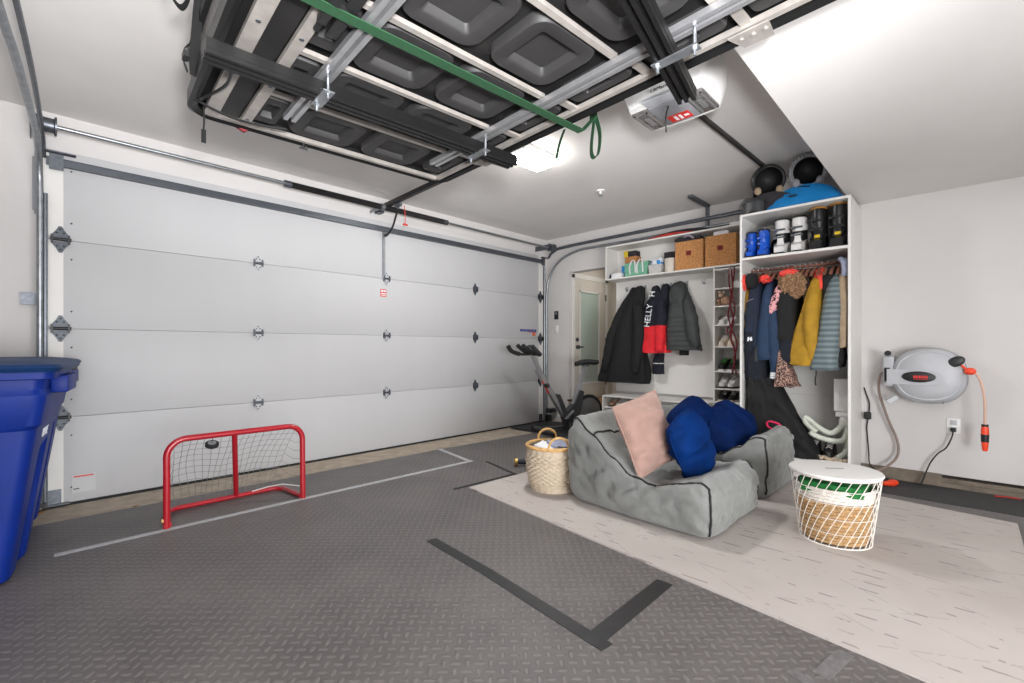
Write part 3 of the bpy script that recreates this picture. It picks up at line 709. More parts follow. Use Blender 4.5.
# ------------------------------------------------------------------ hockey goal
hg = thing('hockey_goal', 'small red metal hockey goal with grey net before the overhead door', 'hockey goal', (.84, -1.04, MT))
xl, xr, yf, yb, ht, r = .447, 1.237, -1.04, -.72, .535, .0185
def arc(cx, cz, rad, a0, a1, n, y): return [(cx+rad*math.cos(R(a0+(a1-a0)*i/n)), y, cz+rad*math.sin(R(a0+(a1-a0)*i/n))) for i in range(n+1)]
path = [(xl, yf, MT), (xl, yf, .2)]+arc(xl+.1, ht-.1, .1, 180, 90, 8, yf)+arc(xr-.1, ht-.1, .1, 90, 0, 8, yf)+[(xr, yf-.005, .2), (xr, yf-.01, MT)]
b = MB().sweep(path, r, 12); obj('front_frame', b, 'red_paint', hg)
def plan_arc(cx, cy, rad, a0, a1, n): return [(cx+rad*math.cos(R(a0+(a1-a0)*i/n)), cy+rad*math.sin(R(a0+(a1-a0)*i/n)), MT+.018) for i in range(n+1)]
path = [(xl+.01, yf, MT+.018)]+plan_arc(xl+.13, yb-.09, .09, 180, 90, 6)+plan_arc(xr-.12, yb-.09, .09, 90, 0, 6)+[(xr-.01, yf, MT+.018)]
b = MB().sweep(path, .016, 10); obj('base_frame', b, 'red_paint', hg)
b = MB().cyl((.805, yf, ht-.005), (.90, yb, MT+.02), .0165, n=12); obj('centre_bar', b, 'red_paint', hg)
b = MB().cyl((xl-.012, yf, MT+.05), (xl-.026, yf, MT+.05), .011, n=10); obj('strap_end', b, 'rattan', hg)
def netp(u, v):
    x0 = xl+.03+(xr-xl-.06)*u; x1 = xl+.10+(xr-xl-.20)*u
    sag = math.sin(PI*v)
    return Vector((x0+(x1-x0)*v+.008*math.sin(u*17+v*6), yf+(yb-yf)*v+.05*sag, (ht-.01)*(1-v)**.9+(MT+.03)*v+.012*math.sin(u*11)*sag))
b = MB(); nu, nv = 17, 10
for i in range(nu+1): b.sweep([netp(i/nu, j/14) for j in range(15)], .0013, 4)
for j in range(1, nv): b.sweep([netp(i/24, j/nv) for i in range(25)], .0013, 4)
for s, xs in ((0, xl), (1, xr)):
    for j in range(0, 8):
        z = MT+.03+j*.062; k = 1-z/ht
        b.sweep([(xs, yf, z), ((xs+netp(s, k).x)/2, (yf+netp(s, k).y)/2+.01, z-.01), netp(s, k)], .0012, 4)
obj('net', b, 'net', hg)
b = MB().sweep([(1.0, -.735, .045), (1.10, -.77, .065), (1.17, -.85, .085), (xr-.02, yf+.01, .10)], .004, 6)
b.sweep([(xl+.02+.03*i+.0*i, yf-.0, ht+.004+.003*math.sin(i*2.2)) if 3 < i < 23 else (xl+.06+.028*i, yf, ht-.004) for i in range(25)], .004, 5); obj('net_cord', b, 'net_white', hg)
pk = thing('hockey_puck', 'black puck hanging just under the red goal crossbar', 'puck', (.69, -1.0, .455))
mm = Matrix.Rotation(R(22), 4, 'X')
b = MB().lathe([(.001, -.0127), (.034, -.0127), (.038, -.009), (.038, .009), (.034, .0127), (.001, .0127)], (.688, -1.0, .470), mm, 28); obj('rubber_disc', b, 'black_rubber', pk)
b = MB().lathe([(.001, .0128), (.024, .0128), (.024, .0135), (.001, .0135)], (.688, -1.0, .470), mm, 24); obj('print_disc', b, 'mid_grey', pk)
b = MB().sweep([(.688, -1.003, .482), (.686, -1.03, .515)], .002, 5); obj('hanging_loop', b, 'cord_black', pk)

# ------------------------------------------------------------------ blue bins
def bin_(cx, cy, label):
    t = thing('recycling_bin', label, 'bin', (-.41, cy, MT), group='blue wheeled bins by the side wall')
    def ring(z, grow=0):
        k = z/.95; hx = .232+.135*k+grow; hy = .235+.055*k+grow; rad = .05
        p = []
        for sx, sy, a0 in ((1, -1, -90), (1, 1, 0), (-1, 1, 90), (-1, -1, 180)):
            for i in range(5):
                a = R(a0+90*i/4); p.append(Vector((-.41+sx*(hx-rad)+rad*math.cos(a), cy+sy*(hy-rad)+rad*math.sin(a), z+MT)))
            if sx == 1 and sy == -1 and z < .62:      # recessed flank behind the front edge
                d = .03*min(1, max(0, (.62-z)/.08))
                for yy, dx in ((-.08, 0), (-.065, d), (.10, d), (.115, 0)): p.append(Vector((-.41+hx-dx, cy+yy, z+MT)))
            elif sx == 1 and sy == -1:
                for yy in (-.08, -.065, .10, .115): p.append(Vector((-.41+hx, cy+yy, z+MT)))
        return p
    b = MB().ring_loft([ring(.0, -.02), ring(.02), ring(.3), ring(.54), ring(.62), ring(.70), ring(.72, .012), ring(.86, .014), ring(.885, .0), ring(.93, .0), ring(.935, .03), ring(.965, .03)]); obj('bin_body', b, 'bin_blue', t, ang=30)
    b = MB().box((-.41+.36, cy-.14, .87), (-.41+.425, cy+.16, .955), bev=.01); obj('lifting_lug', b, 'bin_blue', t)
    b = MB().ring_loft([ring(.966, .045), ring(.985, .055), ring(1.0, .04), ring(1.012, -.02), ring(1.02, -.09)]); ld = obj('bin_lid', b, 'lid_blue', t, ang=30)
    b = MB()
    for yy in (-.17, -.03, .12): b.box((-.62, cy+yy-.03, 1.014), (-.12, cy+yy+.03, 1.028), bev=.006)
    obj('lid_rib', b, 'lid_blue', ld)
    b = MB().cyl((-.76, cy+.30, .985), (-.02, cy+.30, .985), .014, n=10).box((-.08, cy+.24, .965), (.005, cy+.31, .99), bev=.005); obj('hinge_rod', b, 'black', ld)
    for x in (-.57, -.25):
        b = MB().lathe([(.02, -.03), (.09, -.03), (.1, -.015), (.1, .015), (.09, .03), (.02, .03)], (x, cy+.17, .1+MT), Matrix.Rotation(PI/2, 4, 'Y'), 24); obj('wheel', b, 'black', t)
    k = .66/.95
    t_ = text('lettering', 'BLUE', 'letter_white', .062, frame((-.41+.232+.135*k+.0025, cy-.02, .66+MT), (0, 1, 0), (.142, 0, 1)), t, .001, 1.0)
    t.location.x = cx; t.rotation_euler = (0, 0, R(-8))
    return t
bin_(-.385, -1.09, 'blue wheeled bin nearer the camera in front of its twin')
bin_(-.345, -.405, 'blue wheeled bin behind the other one, next to the overhead door')

# ------------------------------------------------------------------ bean bag chairs
def lerp_tab(tab, s):
    for (a, x), (c, y) in zip(tab, tab[1:]):
        if s <= c:
            t = max(0, (s-a)/(c-a)); t = t*t*(3-2*t); return x+(y-x)*t
    return tab[-1][1]
def beanbag(label, c, rot, hw, hl, tab, seed):
    t = thing('bean_bag_chair', label, 'bean bag chair', (c[0], c[1], FZ), rot, 'grey bean bag loungers')
    def f(x, y, z, wr=1):
        p = Vector((x, y, z)); rr_ = (.22, .16, .30)
        q = Vector([max(-1+rr_[i], min(1-rr_[i], p[i])) for i in range(3)]); d = p-q; e = Vector([d[i]/rr_[i] for i in range(3)])
        if e.length > 1e-6:
            L = e.length; m = max(abs(e.x), abs(e.y), abs(e.z)); e = e/L*m; p = q+Vector([e[i]*rr_[i] for i in range(3)])
        s = (1-p.y)/2; H = lerp_tab(tab, s); zz = (p.z+1)/2
        dip = .045*(1-p.x**4)*math.sin(PI*min(1, max(0, (s-.1)/.9)))
        bulge = 1+.07*math.sin(PI*min(1, zz*1.1))*(1-.4*abs(p.y))
        X = hw*p.x*bulge; Y = hl*p.y*(1+.04*math.sin(PI*zz)); Z = max(0, zz*(H-dip*zz))
        Y += .05*zz*(s < .3)*(1-s/.3)
        k = min(1, zz*6)
        X *= 1-.10*max(0, p.y)
        w = Vector((X, Y, Z))
        n1 = nz(w, 4.5, seed); n2 = noise.noise(Vector((w.x*6+seed, w.y*22, w.z*9))); n3 = noise.noise(Vector((w.x*18, w.y*6+seed, w.z*24)))
        n4 = noise.noise(Vector((w.x*5+seed, w.y*5-w.z*7, w.z*5+w.y*3))); n5 = noise.noise(Vector((w.x*9-w.z*6, w.y*4+seed, w.z*12+w.y*8)))
        a = .018*n1+.016*(abs(n2)-.25)+.008*(abs(n3)-.25)-.017*(1-min(1, abs(n4)*2.2))**3-.012*(1-min(1, abs(n5)*2.2))**3+.006
        out = Vector((p.x, p.y, max(0, p.z)*1.2)); out.normalize()
        return w+out*a*k*wr
    b = MB().cubegrid(f, (34, 44, 20)); body = obj('cushion_body', b, 'velvet', t, local=True, ang=80)
    def pipe(pts): 
        q = [f(*p)*1.0 for p in pts]; ctr = Vector((0, 0, .12))
        return MB().sweep([v+(v-ctr).normalized()*.008 for v in q], .0065, 7)
    n = 30
    for sx in (-1, 1):
        obj('piping', pipe([(sx*.985, -1+2*(1-i/n), .985) for i in range(n+1)]+[(sx*.985, -.985, 1-2*i/12) for i in range(1, 12)]), 'piping', t, local=True)
    obj('piping', pipe([(-.98+1.96*i/n, .55, 1) for i in range(n+1)]), 'piping', t, local=True)
    return t, f
t1 = [(0, .50), (.09, .605), (.2, .51), (.35, .385), (.5, .295), (.65, .275), (.8, .30), (.92, .335), (1, .29)]
bb1, f1 = beanbag('grey bean bag lounger holding the pink cushion, beside the wicker basket', (2.855, -2.965), R(-1), .385, .50, t1, 1)
t2 = [(0, .50), (.1, .57), (.2, .49), (.35, .37), (.5, .30), (.65, .30), (.78, .37), (.9, .455), (.96, .46), (1, .41)]
bb2, f2 = beanbag('grey bean bag lounger behind the other one, below the hanging coats', (3.76, -3.01), R(-1), .325, .465, t2, 5)

def pillow(name, w, h, t, c, nrm, roll, m, label, mp, seed=0, grp=None, round_=.06, pinch=.09):
    """face looks along nrm; roll turns it in its own plane"""
    n = Vector(nrm).normalized(); up = Vector((0, 0, 1)); y = (up-n*up.dot(n)).normalized(); x = y.cross(n)
    a = R(roll); x2 = x*math.cos(a)+y*math.sin(a); y2 = y*math.cos(a)-x*math.sin(a)
    def edge(u, v): return (w/2*u*(1-pinch*(1-v*v)-round_*abs(u*v)**3), h/2*v*(1-pinch*(1-u*u)-round_*abs(u*v)**3))
    o = thing(name, label, 'cushion', tuple(Vector(c)-Vector((0, 0, h*.45))), group=grp)
    b = MB(); N = 40
    def side(sg):
        def f(i, j):
            u = math.sin((i*2-1)*PI/2); v = math.sin((j*2-1)*PI/2)
            px, py = edge(u, v); N0 = 0; th = t/2*((1-abs(u)**2.6)*(1-abs(v)**2.6))**.62
            q = Vector((px, py, 0)); wr = .030*noise.noise(Vector((px*4+seed, py*19+px*3, seed)))+.008*noise.noise(Vector((px*9+seed, py*55-px*9, seed+3)))+.016*noise.noise(Vector((px*7+seed*2, py*6, sg+seed)))
            return Vector(c)+x2*px+y2*py+n*sg*(th+wr*min(1, th/.03))
        return f
    b.grid(side(1), N, N).grid(side(-1), N, N)
    bmesh.ops.remove_doubles(b.bm, verts=b.bm.verts[:], dist=.0008)
    obj('cover', b, m, o, ang=70)
    pts = []
    for k in range(4):
        for i in range(14):
            s = math.sin((i/14*2-1)*PI/2); u, v = [(s, -1), (1, s), (-s, 1), (-1, -s)][k]; px, py = edge(u, v); pts.append(Vector(c)+x2*px+y2*py)
    b = MB().sweep(pts, .0055, 6, closed=True, up=n); obj('piping', b, mp, o)
    return o
CG = 'blue velvet cushions on the bean bags'
pillow('cushion', .47, .50, .17, (2.72, -2.945, .53), (-.22, -.95, .30), 12, 'pink', 'blush pink square cushion leaning in the bean bag lounger', 'pink', 3)
pillow('cushion', .40, .45, .19, (2.88, -3.175, .45), (-.12, -.93, .22), 22, 'blue_velvet', 'royal blue cushion standing right beside the pink cushion', 'blue_velvet', 8, CG, .24, .02)
pillow('cushion', .46, .46, .18, (3.46, -2.98, .475), (-.45, -.80, .5), 30, 'blue_velvet_dark', 'darker blue cushion wedged behind the foremost blue cushion', 'blue_velvet_dark', 12, CG, .2, .03)
pillow('cushion', .36, .44, .17, (3.61, -3.16, .475), (-.55, -.62, .55), -38, 'blue_velvet_dark', 'dark blue cushion nearest the black bag, on the far bean bag', 'blue_velvet_dark', 15, CG, .24, .02)

# ------------------------------------------------------------------ wicker basket
def woven(c, r0, r1, h, ns, nr, bulge=.02):
    b = MB()
    def f(u, v):
        a = 2*PI*u; r = r0+(r1-r0)*v+bulge*math.sin(PI*v); rr_ = r+.007*math.sin(a*ns)*math.sin(v*nr*PI)
        if v < .16 or v > .84: rr_ = r+.004*abs(math.sin(a*ns*.5))
        return Vector((c[0]+rr_*math.cos(a), c[1]+rr_*math.sin(a), c[2]+h*v))
    return b.grid(f, ns*8, 110, cu=True)
wc = (2.66, -2.19, FZ); wh = .325
wb = thing('wicker_basket', 'round pale wicker basket with two hoop handles beside the bean bag', 'basket', wc)
b = woven(wc, .165, .195, wh, 22, 20); b.lathe([(.001, .01), (.165, .01), (.168, 0), (.001, 0)], wc, n=30); obj('basket_wall', b, 'wicker_pale', wb, ang=60)
b = MB()
b.grid(lambda u, v: Vector((wc[0]+(.150+.03*v+.018*math.sin(PI*v))*math.cos(2*PI*u), wc[1]+(.150+.03*v+.018*math.sin(PI*v))*math.sin(2*PI*u), wc[2]+.02+(wh-.02)*v)), 40, 8, cu=True); obj('inner_wall', b, 'wicker_pale', wb)
b = MB().sweep([(wc[0]+.197*math.cos(2*PI*i/40), wc[1]+.197*math.sin(2*PI*i/40), wc[2]+wh) for i in range(40)], [.013+.002*(i % 2) for i in range(40)], 8, closed=True); obj('rim', b, 'rattan', wb)
for z in (.055, .215):
    k = z/wh; rad = .165+.03*k+.02*math.sin(PI*k)+.003
    b = MB().sweep([(wc[0]+rad*math.cos(2*PI*i/48), wc[1]+rad*math.sin(2*PI*i/48), wc[2]+z) for i in range(48)], .006, 6, closed=True); obj('woven_band', b, 'wicker_pale', wb)
for a0 in (232, 52):
    a = R(a0); ctr = Vector((wc[0]+.197*math.cos(a), wc[1]+.197*math.sin(a), wc[2]+wh)); tg = Vector((-math.sin(a), math.cos(a), 0))
    pts = [ctr+tg*.075*math.cos(PI*i/14)+Vector((0, 0, .088*math.sin(PI*i/14)**.8)) for i in range(15)]
    b = MB().sweep(pts, .009, 8); obj('handle', b, 'rattan', wb)
for i, (dx, dy, dz, rz, m, w, lbl) in enumerate(((-.03, .02, .30, 20, 'paper', .2, 'white folded cloth inside the wicker basket'), (.06, -.02, .315, -25, 'paper_blue', .16, 'blue-grey patterned cloth inside the wicker basket'))):
    mx = Matrix.Translation((wc[0]+dx, wc[1]+dy, wc[2]+dz)) @ Matrix.Rotation(R(rz), 4, 'Z') @ Matrix.Rotation(R(12), 4, 'X')
    b = MB().cubegrid(lambda x, y, z: mx @ Vector((w*.5*x, w*.42*y, .02*z+.012*nz((x, y, 0), 2, i))), (8, 8, 2)); tag(obj('folded_cloth', b, m), lbl, 'cloth')

# ------------------------------------------------------------------ wire basket with lid
bc = (3.03, -3.92, FZ); bh = .365
ws = thing('wire_basket', 'white wire basket with a round white lid standing on the rug', 'basket', bc)
rad = lambda v: .168+.044*v
def P(a, v): return (bc[0]+rad(v)*math.cos(a), bc[1]+rad(v)*math.sin(a), bc[2]+.004+bh*v)
b = MB()
for i in range(30): b.sweep([P(2*PI*i/30+.95*k/10, k/10) for k in range(11)], .0021, 5)
for v in (0, 1): b.sweep([P(2*PI*i/40, v) for i in range(40)], .004, 6, closed=True)
for v in (.2, .42, .64, .84): b.sweep([P(2*PI*i/40, v) for i in range(40)], .0016, 5, closed=True)
obj('wire_cage', b, 'wire_white', ws)
def coilwall(z0, z1, n, k=0):
    b = MB()
    def f(u, v):
        z = z0+(z1-z0)*v; a = 2*PI*u; r = .147+.042*z/bh+.0045*math.sin(v*n*2*PI)+.003*nz((math.cos(a)*4, math.sin(a)*4, z*40), 1, k)
        return Vector((bc[0]+r*math.cos(a), bc[1]+r*math.sin(a), bc[2]+z))
    return b.grid(f, 72, n*8+1, cu=True)
b = coilwall(.012, .235, 11); b.lathe([(.001, .012), (.147, .012), (.14, .008), (.001, .008)], bc, n=40); obj('straw_liner', b, 'rope_tan', ws)
b = coilwall(.235, .31, 4, 3); obj('straw_band', b, 'rope_white', ws)
b = MB().lathe([(.001, .0), (.20, 0), (.217, .003), (.222, .010), (.218, .018), (.20, .021), (.001, .021)], (bc[0], bc[1], bc[2]+bh+.004), n=64); ld = obj('round_lid', b, 'white', ws)
b = MB().prism([(-.045, -.007), (.045, -.007), (.05, 0), (.045, .007), (-.045, .007), (-.05, 0)], 0, .0015, lambda a, c, d: (bc[0]+a*.6+c*.8, bc[1]-a*.8+c*.6, bc[2]+bh+.0246+d)); obj('finger_slot', b, 'mid_grey', ld)
mx = Matrix.Translation((bc[0]-.01, bc[1], bc[2]+.305))
b = MB().cubegrid(lambda x, y, z: mx @ (Vector((x, y, z)).normalized()*.0+Vector((.155*x*(1-.25*y*y)**.5, .155*y*(1-.25*x*x)**.5, .038*z*(1-.3*(x*x+y*y)/2)+.014*nz((x, y, z), 2.2, 4)))), (14, 14, 4)); tag(obj('green_cloth', b, 'green_cloth'), 'bright green fabric stuffed inside the lidded wire basket', 'cloth')

# ------------------------------------------------------------------ exercise bike
bk = thing('exercise_bike', 'silver and black exercise bike standing before the doorway', 'exercise bike', (4.61, -.81, MT+.012), math.atan2(-.32, .947))
def O(n, b, m, par=bk): return obj(n, b, m, par, local=True)
b = MB().bar((.02, 0, .13), (-.42, 0, .80), .075, .055, (1, 0, 0)).bar((.0, 0, .12), (.05, 0, .20), .10, .07); O('front_post', b, 'steel_bright')
b = MB().bar((-.30, 0, .62), (-.49, 0, .985), .05, .038, (1, 0, 0)).bar((-.33, 0, .985), (-.50, 0, .985), .03, .03); O('handlebar_post', b, 'steel_bright')
b = MB().prism([(-.155, .47), (-.115, .48), (-.0, .25), (.12, .36), (.20, .52), (.255, .50), (.21, .26), (.10, .05), (.0, .05)], -.05, .05, lambda a, c, d: (a, d, c)); O('frame_shell', b, 'bike_dark')
b = MB().bar((.10, 0, .24), (.235, 0, .60), .05, .07, (1, 0, 0)).bar((.205, 0, .54), (.31, 0, .83), .042, .05, (1, 0, 0)); O('seat_post', b, 'steel_bright')
def sd(x, y, z):
    k = (x+1)/2; w = .035+.085*k**1.3
    return Vector((.30+.14*x, w*y*(1-.15*z*z), .875+.032*z*(1-.25*y*y)+.012*abs(y)*k-.012*(1-k)+.014*math.cos(x*2.2)))
b = MB().cubegrid(sd, (14, 10, 4)); O('saddle', b, 'black')
b = MB().bar((.26, 0, .84), (.36, 0, .84), .04, .03); O('saddle_clamp', b, 'galv_dark')
bar = catmull([(-.70, .24, 1.085), (-.64, .25, 1.02), (-.53, .24, .985), (-.49, .10, .985), (-.49, -.10, .985), (-.52, -.23, .985), (-.58, -.25, 1.03), (-.63, -.24, 1.085)], 6)
b = MB().sweep(bar, .018, 10); hb = O('handlebar', b, 'black')
for sg in (1, -1):
    b = MB().sweep(bar[:13] if sg > 0 else bar[-13:], .028, 10); O('grip', b, 'black_rubber', hb)
    b = MB().sweep(catmull([(-.49, .06*sg, .99), (-.57, .07*sg, 1.03), (-.66, .065*sg, 1.095)], 6), .026, 10); O('inner_grip', b, 'black_rubber', hb)
mx = Matrix.Translation((-.53, 0, 1.065)) @ Matrix.Rotation(R(-50), 4, 'Y')
b = MB().box((-.045, -.07, -.012), (.045, .07, .012), mx, .008).bar((-.50, 0, .99), (-.53, 0, 1.06), .02, .02); cs_ = O('console', b, 'mid_grey')
b = MB().box((-.03, -.05, .0122), (.03, .05, .0136), mx); O('screen', b, 'black', cs_)
b = MB().lathe([(.005, -.025), (.155, -.025), (.175, -.02), (.178, 0), (.175, .02), (.155, .025), (.005, .025)], (.36, 0, .235), Matrix.Rotation(PI/2, 4, 'X'), 40); fw = O('flywheel', b, 'flywheel')
b = MB().sweep([(.36+.19*math.cos(2*PI*i/40), 0, .235+.19*math.sin(2*PI*i/40)) for i in range(40)], [(.014, .03)]*40, 8, closed=True, up=(0, 1, 0)); O('flywheel_guard', b, 'black', fw)
for x in (-.32, .5):
    b = MB().cyl((x, -.24, .035), (x, .24, .035), .03, n=14); ft = O('stabilizer', b, 'bike_dark')
    for y in (-.24, .24):
        b = MB().cyl((x, y-.025, .035), (x, y+.025, .035), .036, n=14); O('end_cap', b, 'black', ft)
b = MB().bar((-.32, 0, .05), (.5, 0, .05), .06, .05); O('base_beam', b, 'bike_dark')
for sg, an in ((1, 40), (-1, 220)):
    c0 = Vector((.06, .09*sg, .27)); d = Vector((math.cos(R(an)), 0, math.sin(R(an))))*.16
    b = MB().bar(c0, c0+d, .025, .018); cr = O('crank', b, 'steel_bright')
    b = MB().box((c0.x+d.x-.045, c0.y+sg*.02-.04+.02*sg, c0.z+d.z-.012), (c0.x+d.x+.045, c0.y+sg*.02+.04+.02*sg, c0.z+d.z+.012), bev=.005); O('pedal', b, 'black', cr)
b = MB().cyl((-.33, -.03, .60), (-.33, -.085, .60), .022, n=12).ball((-.33, -.095, .60), .03, 12); O('adjustment_knob', b, 'black')
b = MB().bar((-.262, -.029, .50), (-.36, -.029, .66), .03, .004, (0, 1, 0)); O('red_stripe', b, 'letter_red')

db = thing('dumbbell', 'dark hand weight with a brass-coloured round end beside the wicker basket', 'dumbbell', (2.95, -1.52, MT))
dd = Vector((.697, -.717, 0))*1.0; o0 = Vector((2.945, -1.515, MT+.037))
def dz(a): return o0+dd*a
b = MB().sweep([dz(-.008), dz(0), dz(.022), dz(.03)], [.025, .036, .036, .025], 18); obj('brass_end', b, 'brass', db)
b = MB().sweep([dz(.03), dz(.05), dz(.20)], [.02, .024, .024], 14); obj('handle_grip', b, 'navy_grip', db)
b = MB().sweep([dz(.20), dz(.208), dz(.23), dz(.238)], [.025, .036, .036, .025], 18); obj('brass_end', b, 'brass', db)

def leaf(c, s, rz, label):
    def f(u, v):
        a = (u-.5)*2; w = (1-a*a)**.6*(v-.5); p = Vector((s*a, s*.7*w, s*.5*abs(w)+s*.25*a*a)); p.rotate(Matrix.Rotation(R(rz), 3, 'Z')); return Vector(c)+p
    b = MB().grid(f, 9, 5); o = obj('dry_leaf', b, 'leaf'); md = o.modifiers.new('thick', 'SOLIDIFY'); md.thickness = .001
    tag(o, label, 'leaf', 'dry leaves blown in under the overhead door')
leaf((.377, -.40, .006), .022, 20, 'single dry leaf on the concrete strip behind the red goal')
leaf((-.075, -.13, .004), .035, 70, 'larger tan leaf lying against the foot of the bent track')
leaf((-.115, -.19, .004), .028, 150, 'smaller tan leaf lying between the bent track and the bins')
# ------------------------------------------------------------------ fitted storage
def boards(name, label, cat, loc, lst, m='white'):
    t = thing(name, label, cat, loc)
    for n, lo, hi in lst:
        b = MB().box(lo, hi, bev=.0015); obj(n, b, m, t, smooth=False)
    return t
WF, WB, Y0, Y1, WT = 4.31, 4.828, -3.815, -3.003, 2.278
wr = boards('open_wardrobe', 'tall open white wardrobe holding ski boots above a rail of coats', 'wardrobe', (4.57, -3.41, MT), [
    ('side_panel', (WF, Y0, MT), (WB, Y0+.019, WT)), ('side_panel', (WF, Y1-.019, MT), (WB, Y1, WT)),
    ('top_panel', (WF, Y0+.019, WT-.02), (WB, Y1-.019, WT)), ('shelf', (WF, Y0+.019, 1.868), (WB, Y1-.019, 1.890)),
    ('base_panel', (WF, Y0+.019, .15), (WB, Y1-.019, .17)), ('plinth', (WF+.02, Y0+.019, MT), (WF+.035, Y1-.019, .15)),
    ('back_panel', (WB-.006, Y0+.019, .17), (WB, Y1-.019, .66)), ('back_panel', (WB-.006, Y0+.019, .664), (WB, Y1-.019, WT-.02))])
b = MB().cyl((4.57, Y0+.019, 1.80), (4.57, Y1-.019, 1.80), .0135, n=12); obj('hanging_rail', b, 'wood', wr)
SF, SZ = 5.03, 1.975
boards('wall_shelf', 'long white open wall shelf above the coats by the doorway', 'shelf', (5.17, -1.96, 1.955), [
    ('side_panel', (SF, -1.148, 1.957), (5.315, -1.13, 2.39)), ('bottom_panel', (SF, -2.94, 1.957), (5.315, -1.148, SZ)), ('top_panel', (SF, -2.94, 2.372), (5.315, -1.148, 2.39)), ('back_panel', (5.305, -2.94, SZ), (5.315, -1.148, 2.372)), ('side_panel', (SF, -2.958, 1.957), (5.315, -2.94, 2.39))])
hb = boards('coat_board', 'plain white panel with coat hooks behind the hanging jackets', 'coat rack', (5.30, -1.8, .52), [('board', (5.285, -2.498, .52), (5.316, -1.135, 1.955))])
for y in (-1.30, -1.45, -1.56, -1.80, -1.90, -2.10, -2.30):
    b = MB().sweep([(5.286, y, 1.84), (5.25, y, 1.83), (5.235, y, 1.845), (5.232, y, 1.865)], .005, 8).box((5.28, y-.012, 1.82), (5.287, y+.012, 1.88)); obj('coat_hook', b, 'galv', hb)
CZ = [1.716, 1.526, 1.324, 1.09, .825, .64, .497]
boards('shoe_cubby', 'narrow white column of shoe cubbies beside the tall wardrobe', 'shoe rack', (5.17, -2.72, .1), [('side_panel', (5.02, -2.516, MT), (5.315, -2.50, 1.95)), ('side_panel', (5.02, -2.95, MT), (5.315, -2.934, 1.95)), ('top_panel', (5.02, -2.934, 1.922), (5.315, -2.516, 1.938)), ('back_panel', (5.305, -2.934, MT), (5.315, -2.516, 1.922))]+[('shelf', (5.02, -2.934, z), (5.305, -2.516, z+.014)) for z in CZ])
boards('shoe_bench', 'low white shoe bench under the hanging jackets', 'bench', (5.1, -1.84, MT), [('top_panel', (4.88, -2.49, .475), (5.28, -1.18, .493)), ('side_panel', (4.88, -1.198, MT), (5.28, -1.18, .475)), ('side_panel', (4.88, -2.49, MT), (5.28, -2.472, .475)), ('shelf', (4.89, -2.472, .335), (5.28, -1.198, .35)), ('shelf', (4.89, -2.472, .10), (5.28, -1.198, .116)), ('back_panel', (5.27, -2.472, MT), (5.28, -1.198, .475)), ('divider', (4.89, -1.90, .116), (5.27, -1.885, .335))])

def shoe(t, x, y, z, L, w, m, sole, stripe=None, hi=.085):
    def f(a, c, d):
        k = (a+1)/2   # 0 toe, 1 heel
        ww = w/2*(.72+.5*math.sin(PI*(.15+.75*(1-k)))**2*.55)*(1-.25*max(0, d)); H = hi*(.42+.58*min(1, max(0, (k-.22)/.4))**.8)*(1+.12*max(0, k-.8)*4)
        p = Vector((a, c, 0)); s = (1-.18*(abs(a)*abs(c))**2)
        dip = .35*H*max(0, d)*max(0, 1-abs(c)*1.1)*max(0, min(1, (k-.5)/.15))
        return Vector((x+L*k*1.0+(.012 if a < -.99 else 0)*abs(c)**2, y+ww*c*s, z+.018+(d+1)/2*H-dip))
    b = MB().cubegrid(f, (16, 8, 6)); obj('upper', b, m, t)
    b = MB().cubegrid(lambda a, c, d: Vector((x-.004+(L+.008)*(a+1)/2, y+w/2*1.04*(.78+.42*math.sin(PI*(.15+.75*(1-(a+1)/2)))**2*.55)*c*(1-.18*(abs(a)*abs(c))**2), z+.001+.009*(d+1))), (16, 6, 2)); obj('sole', b, sole, t)
    b = MB()
    for i in range(4):
        xx = x+L*(.34+.08*i); b.sweep([(xx, y-w*.26, z+.018+hi*(.62+.1*i)), (xx-.006, y, z+.026+hi*(.70+.1*i)), (xx, y+w*.26, z+.018+hi*(.62+.1*i))], .0035, 5)
    obj('lace', b, 'net_white' if stripe is None else stripe, t)
    if stripe:
        b = MB()
        for s in (-1, 1): b.sweep([(x+L*.4, y+s*w*.47, z+.03), (x+L*.5, y+s*w*.45, z+.06), (x+L*.6, y+s*w*.36, z+.095)], .007, 6)
        b.ball((x+L*.18, y, z+.055), (.02, .022, .010), 10); obj('flash', b, stripe, t)
def shoe_thing(label, grp, *a, **k):
    t = thing('shoe', label, 'shoe', (a[0]+a[3]/2, a[1], a[2]), group=grp); shoe(t, *a, **k)
G = 'shoes in the cubbies'
for z, m, s, st, nm, hh in ((CZ[2]+.014, 'shoe_white', 'shoe_white', None, 'small white shoe', .07), (CZ[3]+.014, 'shoe_cream', 'shoe_cream', None, 'cream sneaker', .095), (CZ[4]+.014, 'black', 'shoe_white', 'green_shoe', 'black shoe with green flashes', .11), (CZ[5]+.014, 'shoe_white', 'black_rubber', None, 'white high shoe', .10), (CZ[6]+.014, 'black', 'shoe_cream', None, 'dark shoe with a pale sole', .08)):
    for y, sd_ in ((-2.575, 'left, by the coat board'), (-2.668, 'right, by the dangling leash')):
        shoe_thing(nm+' in its cubby, '+sd_, G, 5.035, y, z, .235, .085, m, s, st, hi=hh)
for i, (y, m, c) in enumerate(((-1.27, 'brown_toy', 'tan slipper'), (-1.37, 'shoe_white', 'white slipper'))):
    shoe_thing(c+' on the upper level of the low shoe bench', 'slippers in the bench', 4.93, y, .351, .22, .085, m, 'black_rubber', hi=.07)
t = thing('plush_toy', 'small brown plush toy lying in the second shoe cubby', 'plush toy', (5.09, -2.60, CZ[1]+.014))
b = MB()
z = CZ[1]+.014
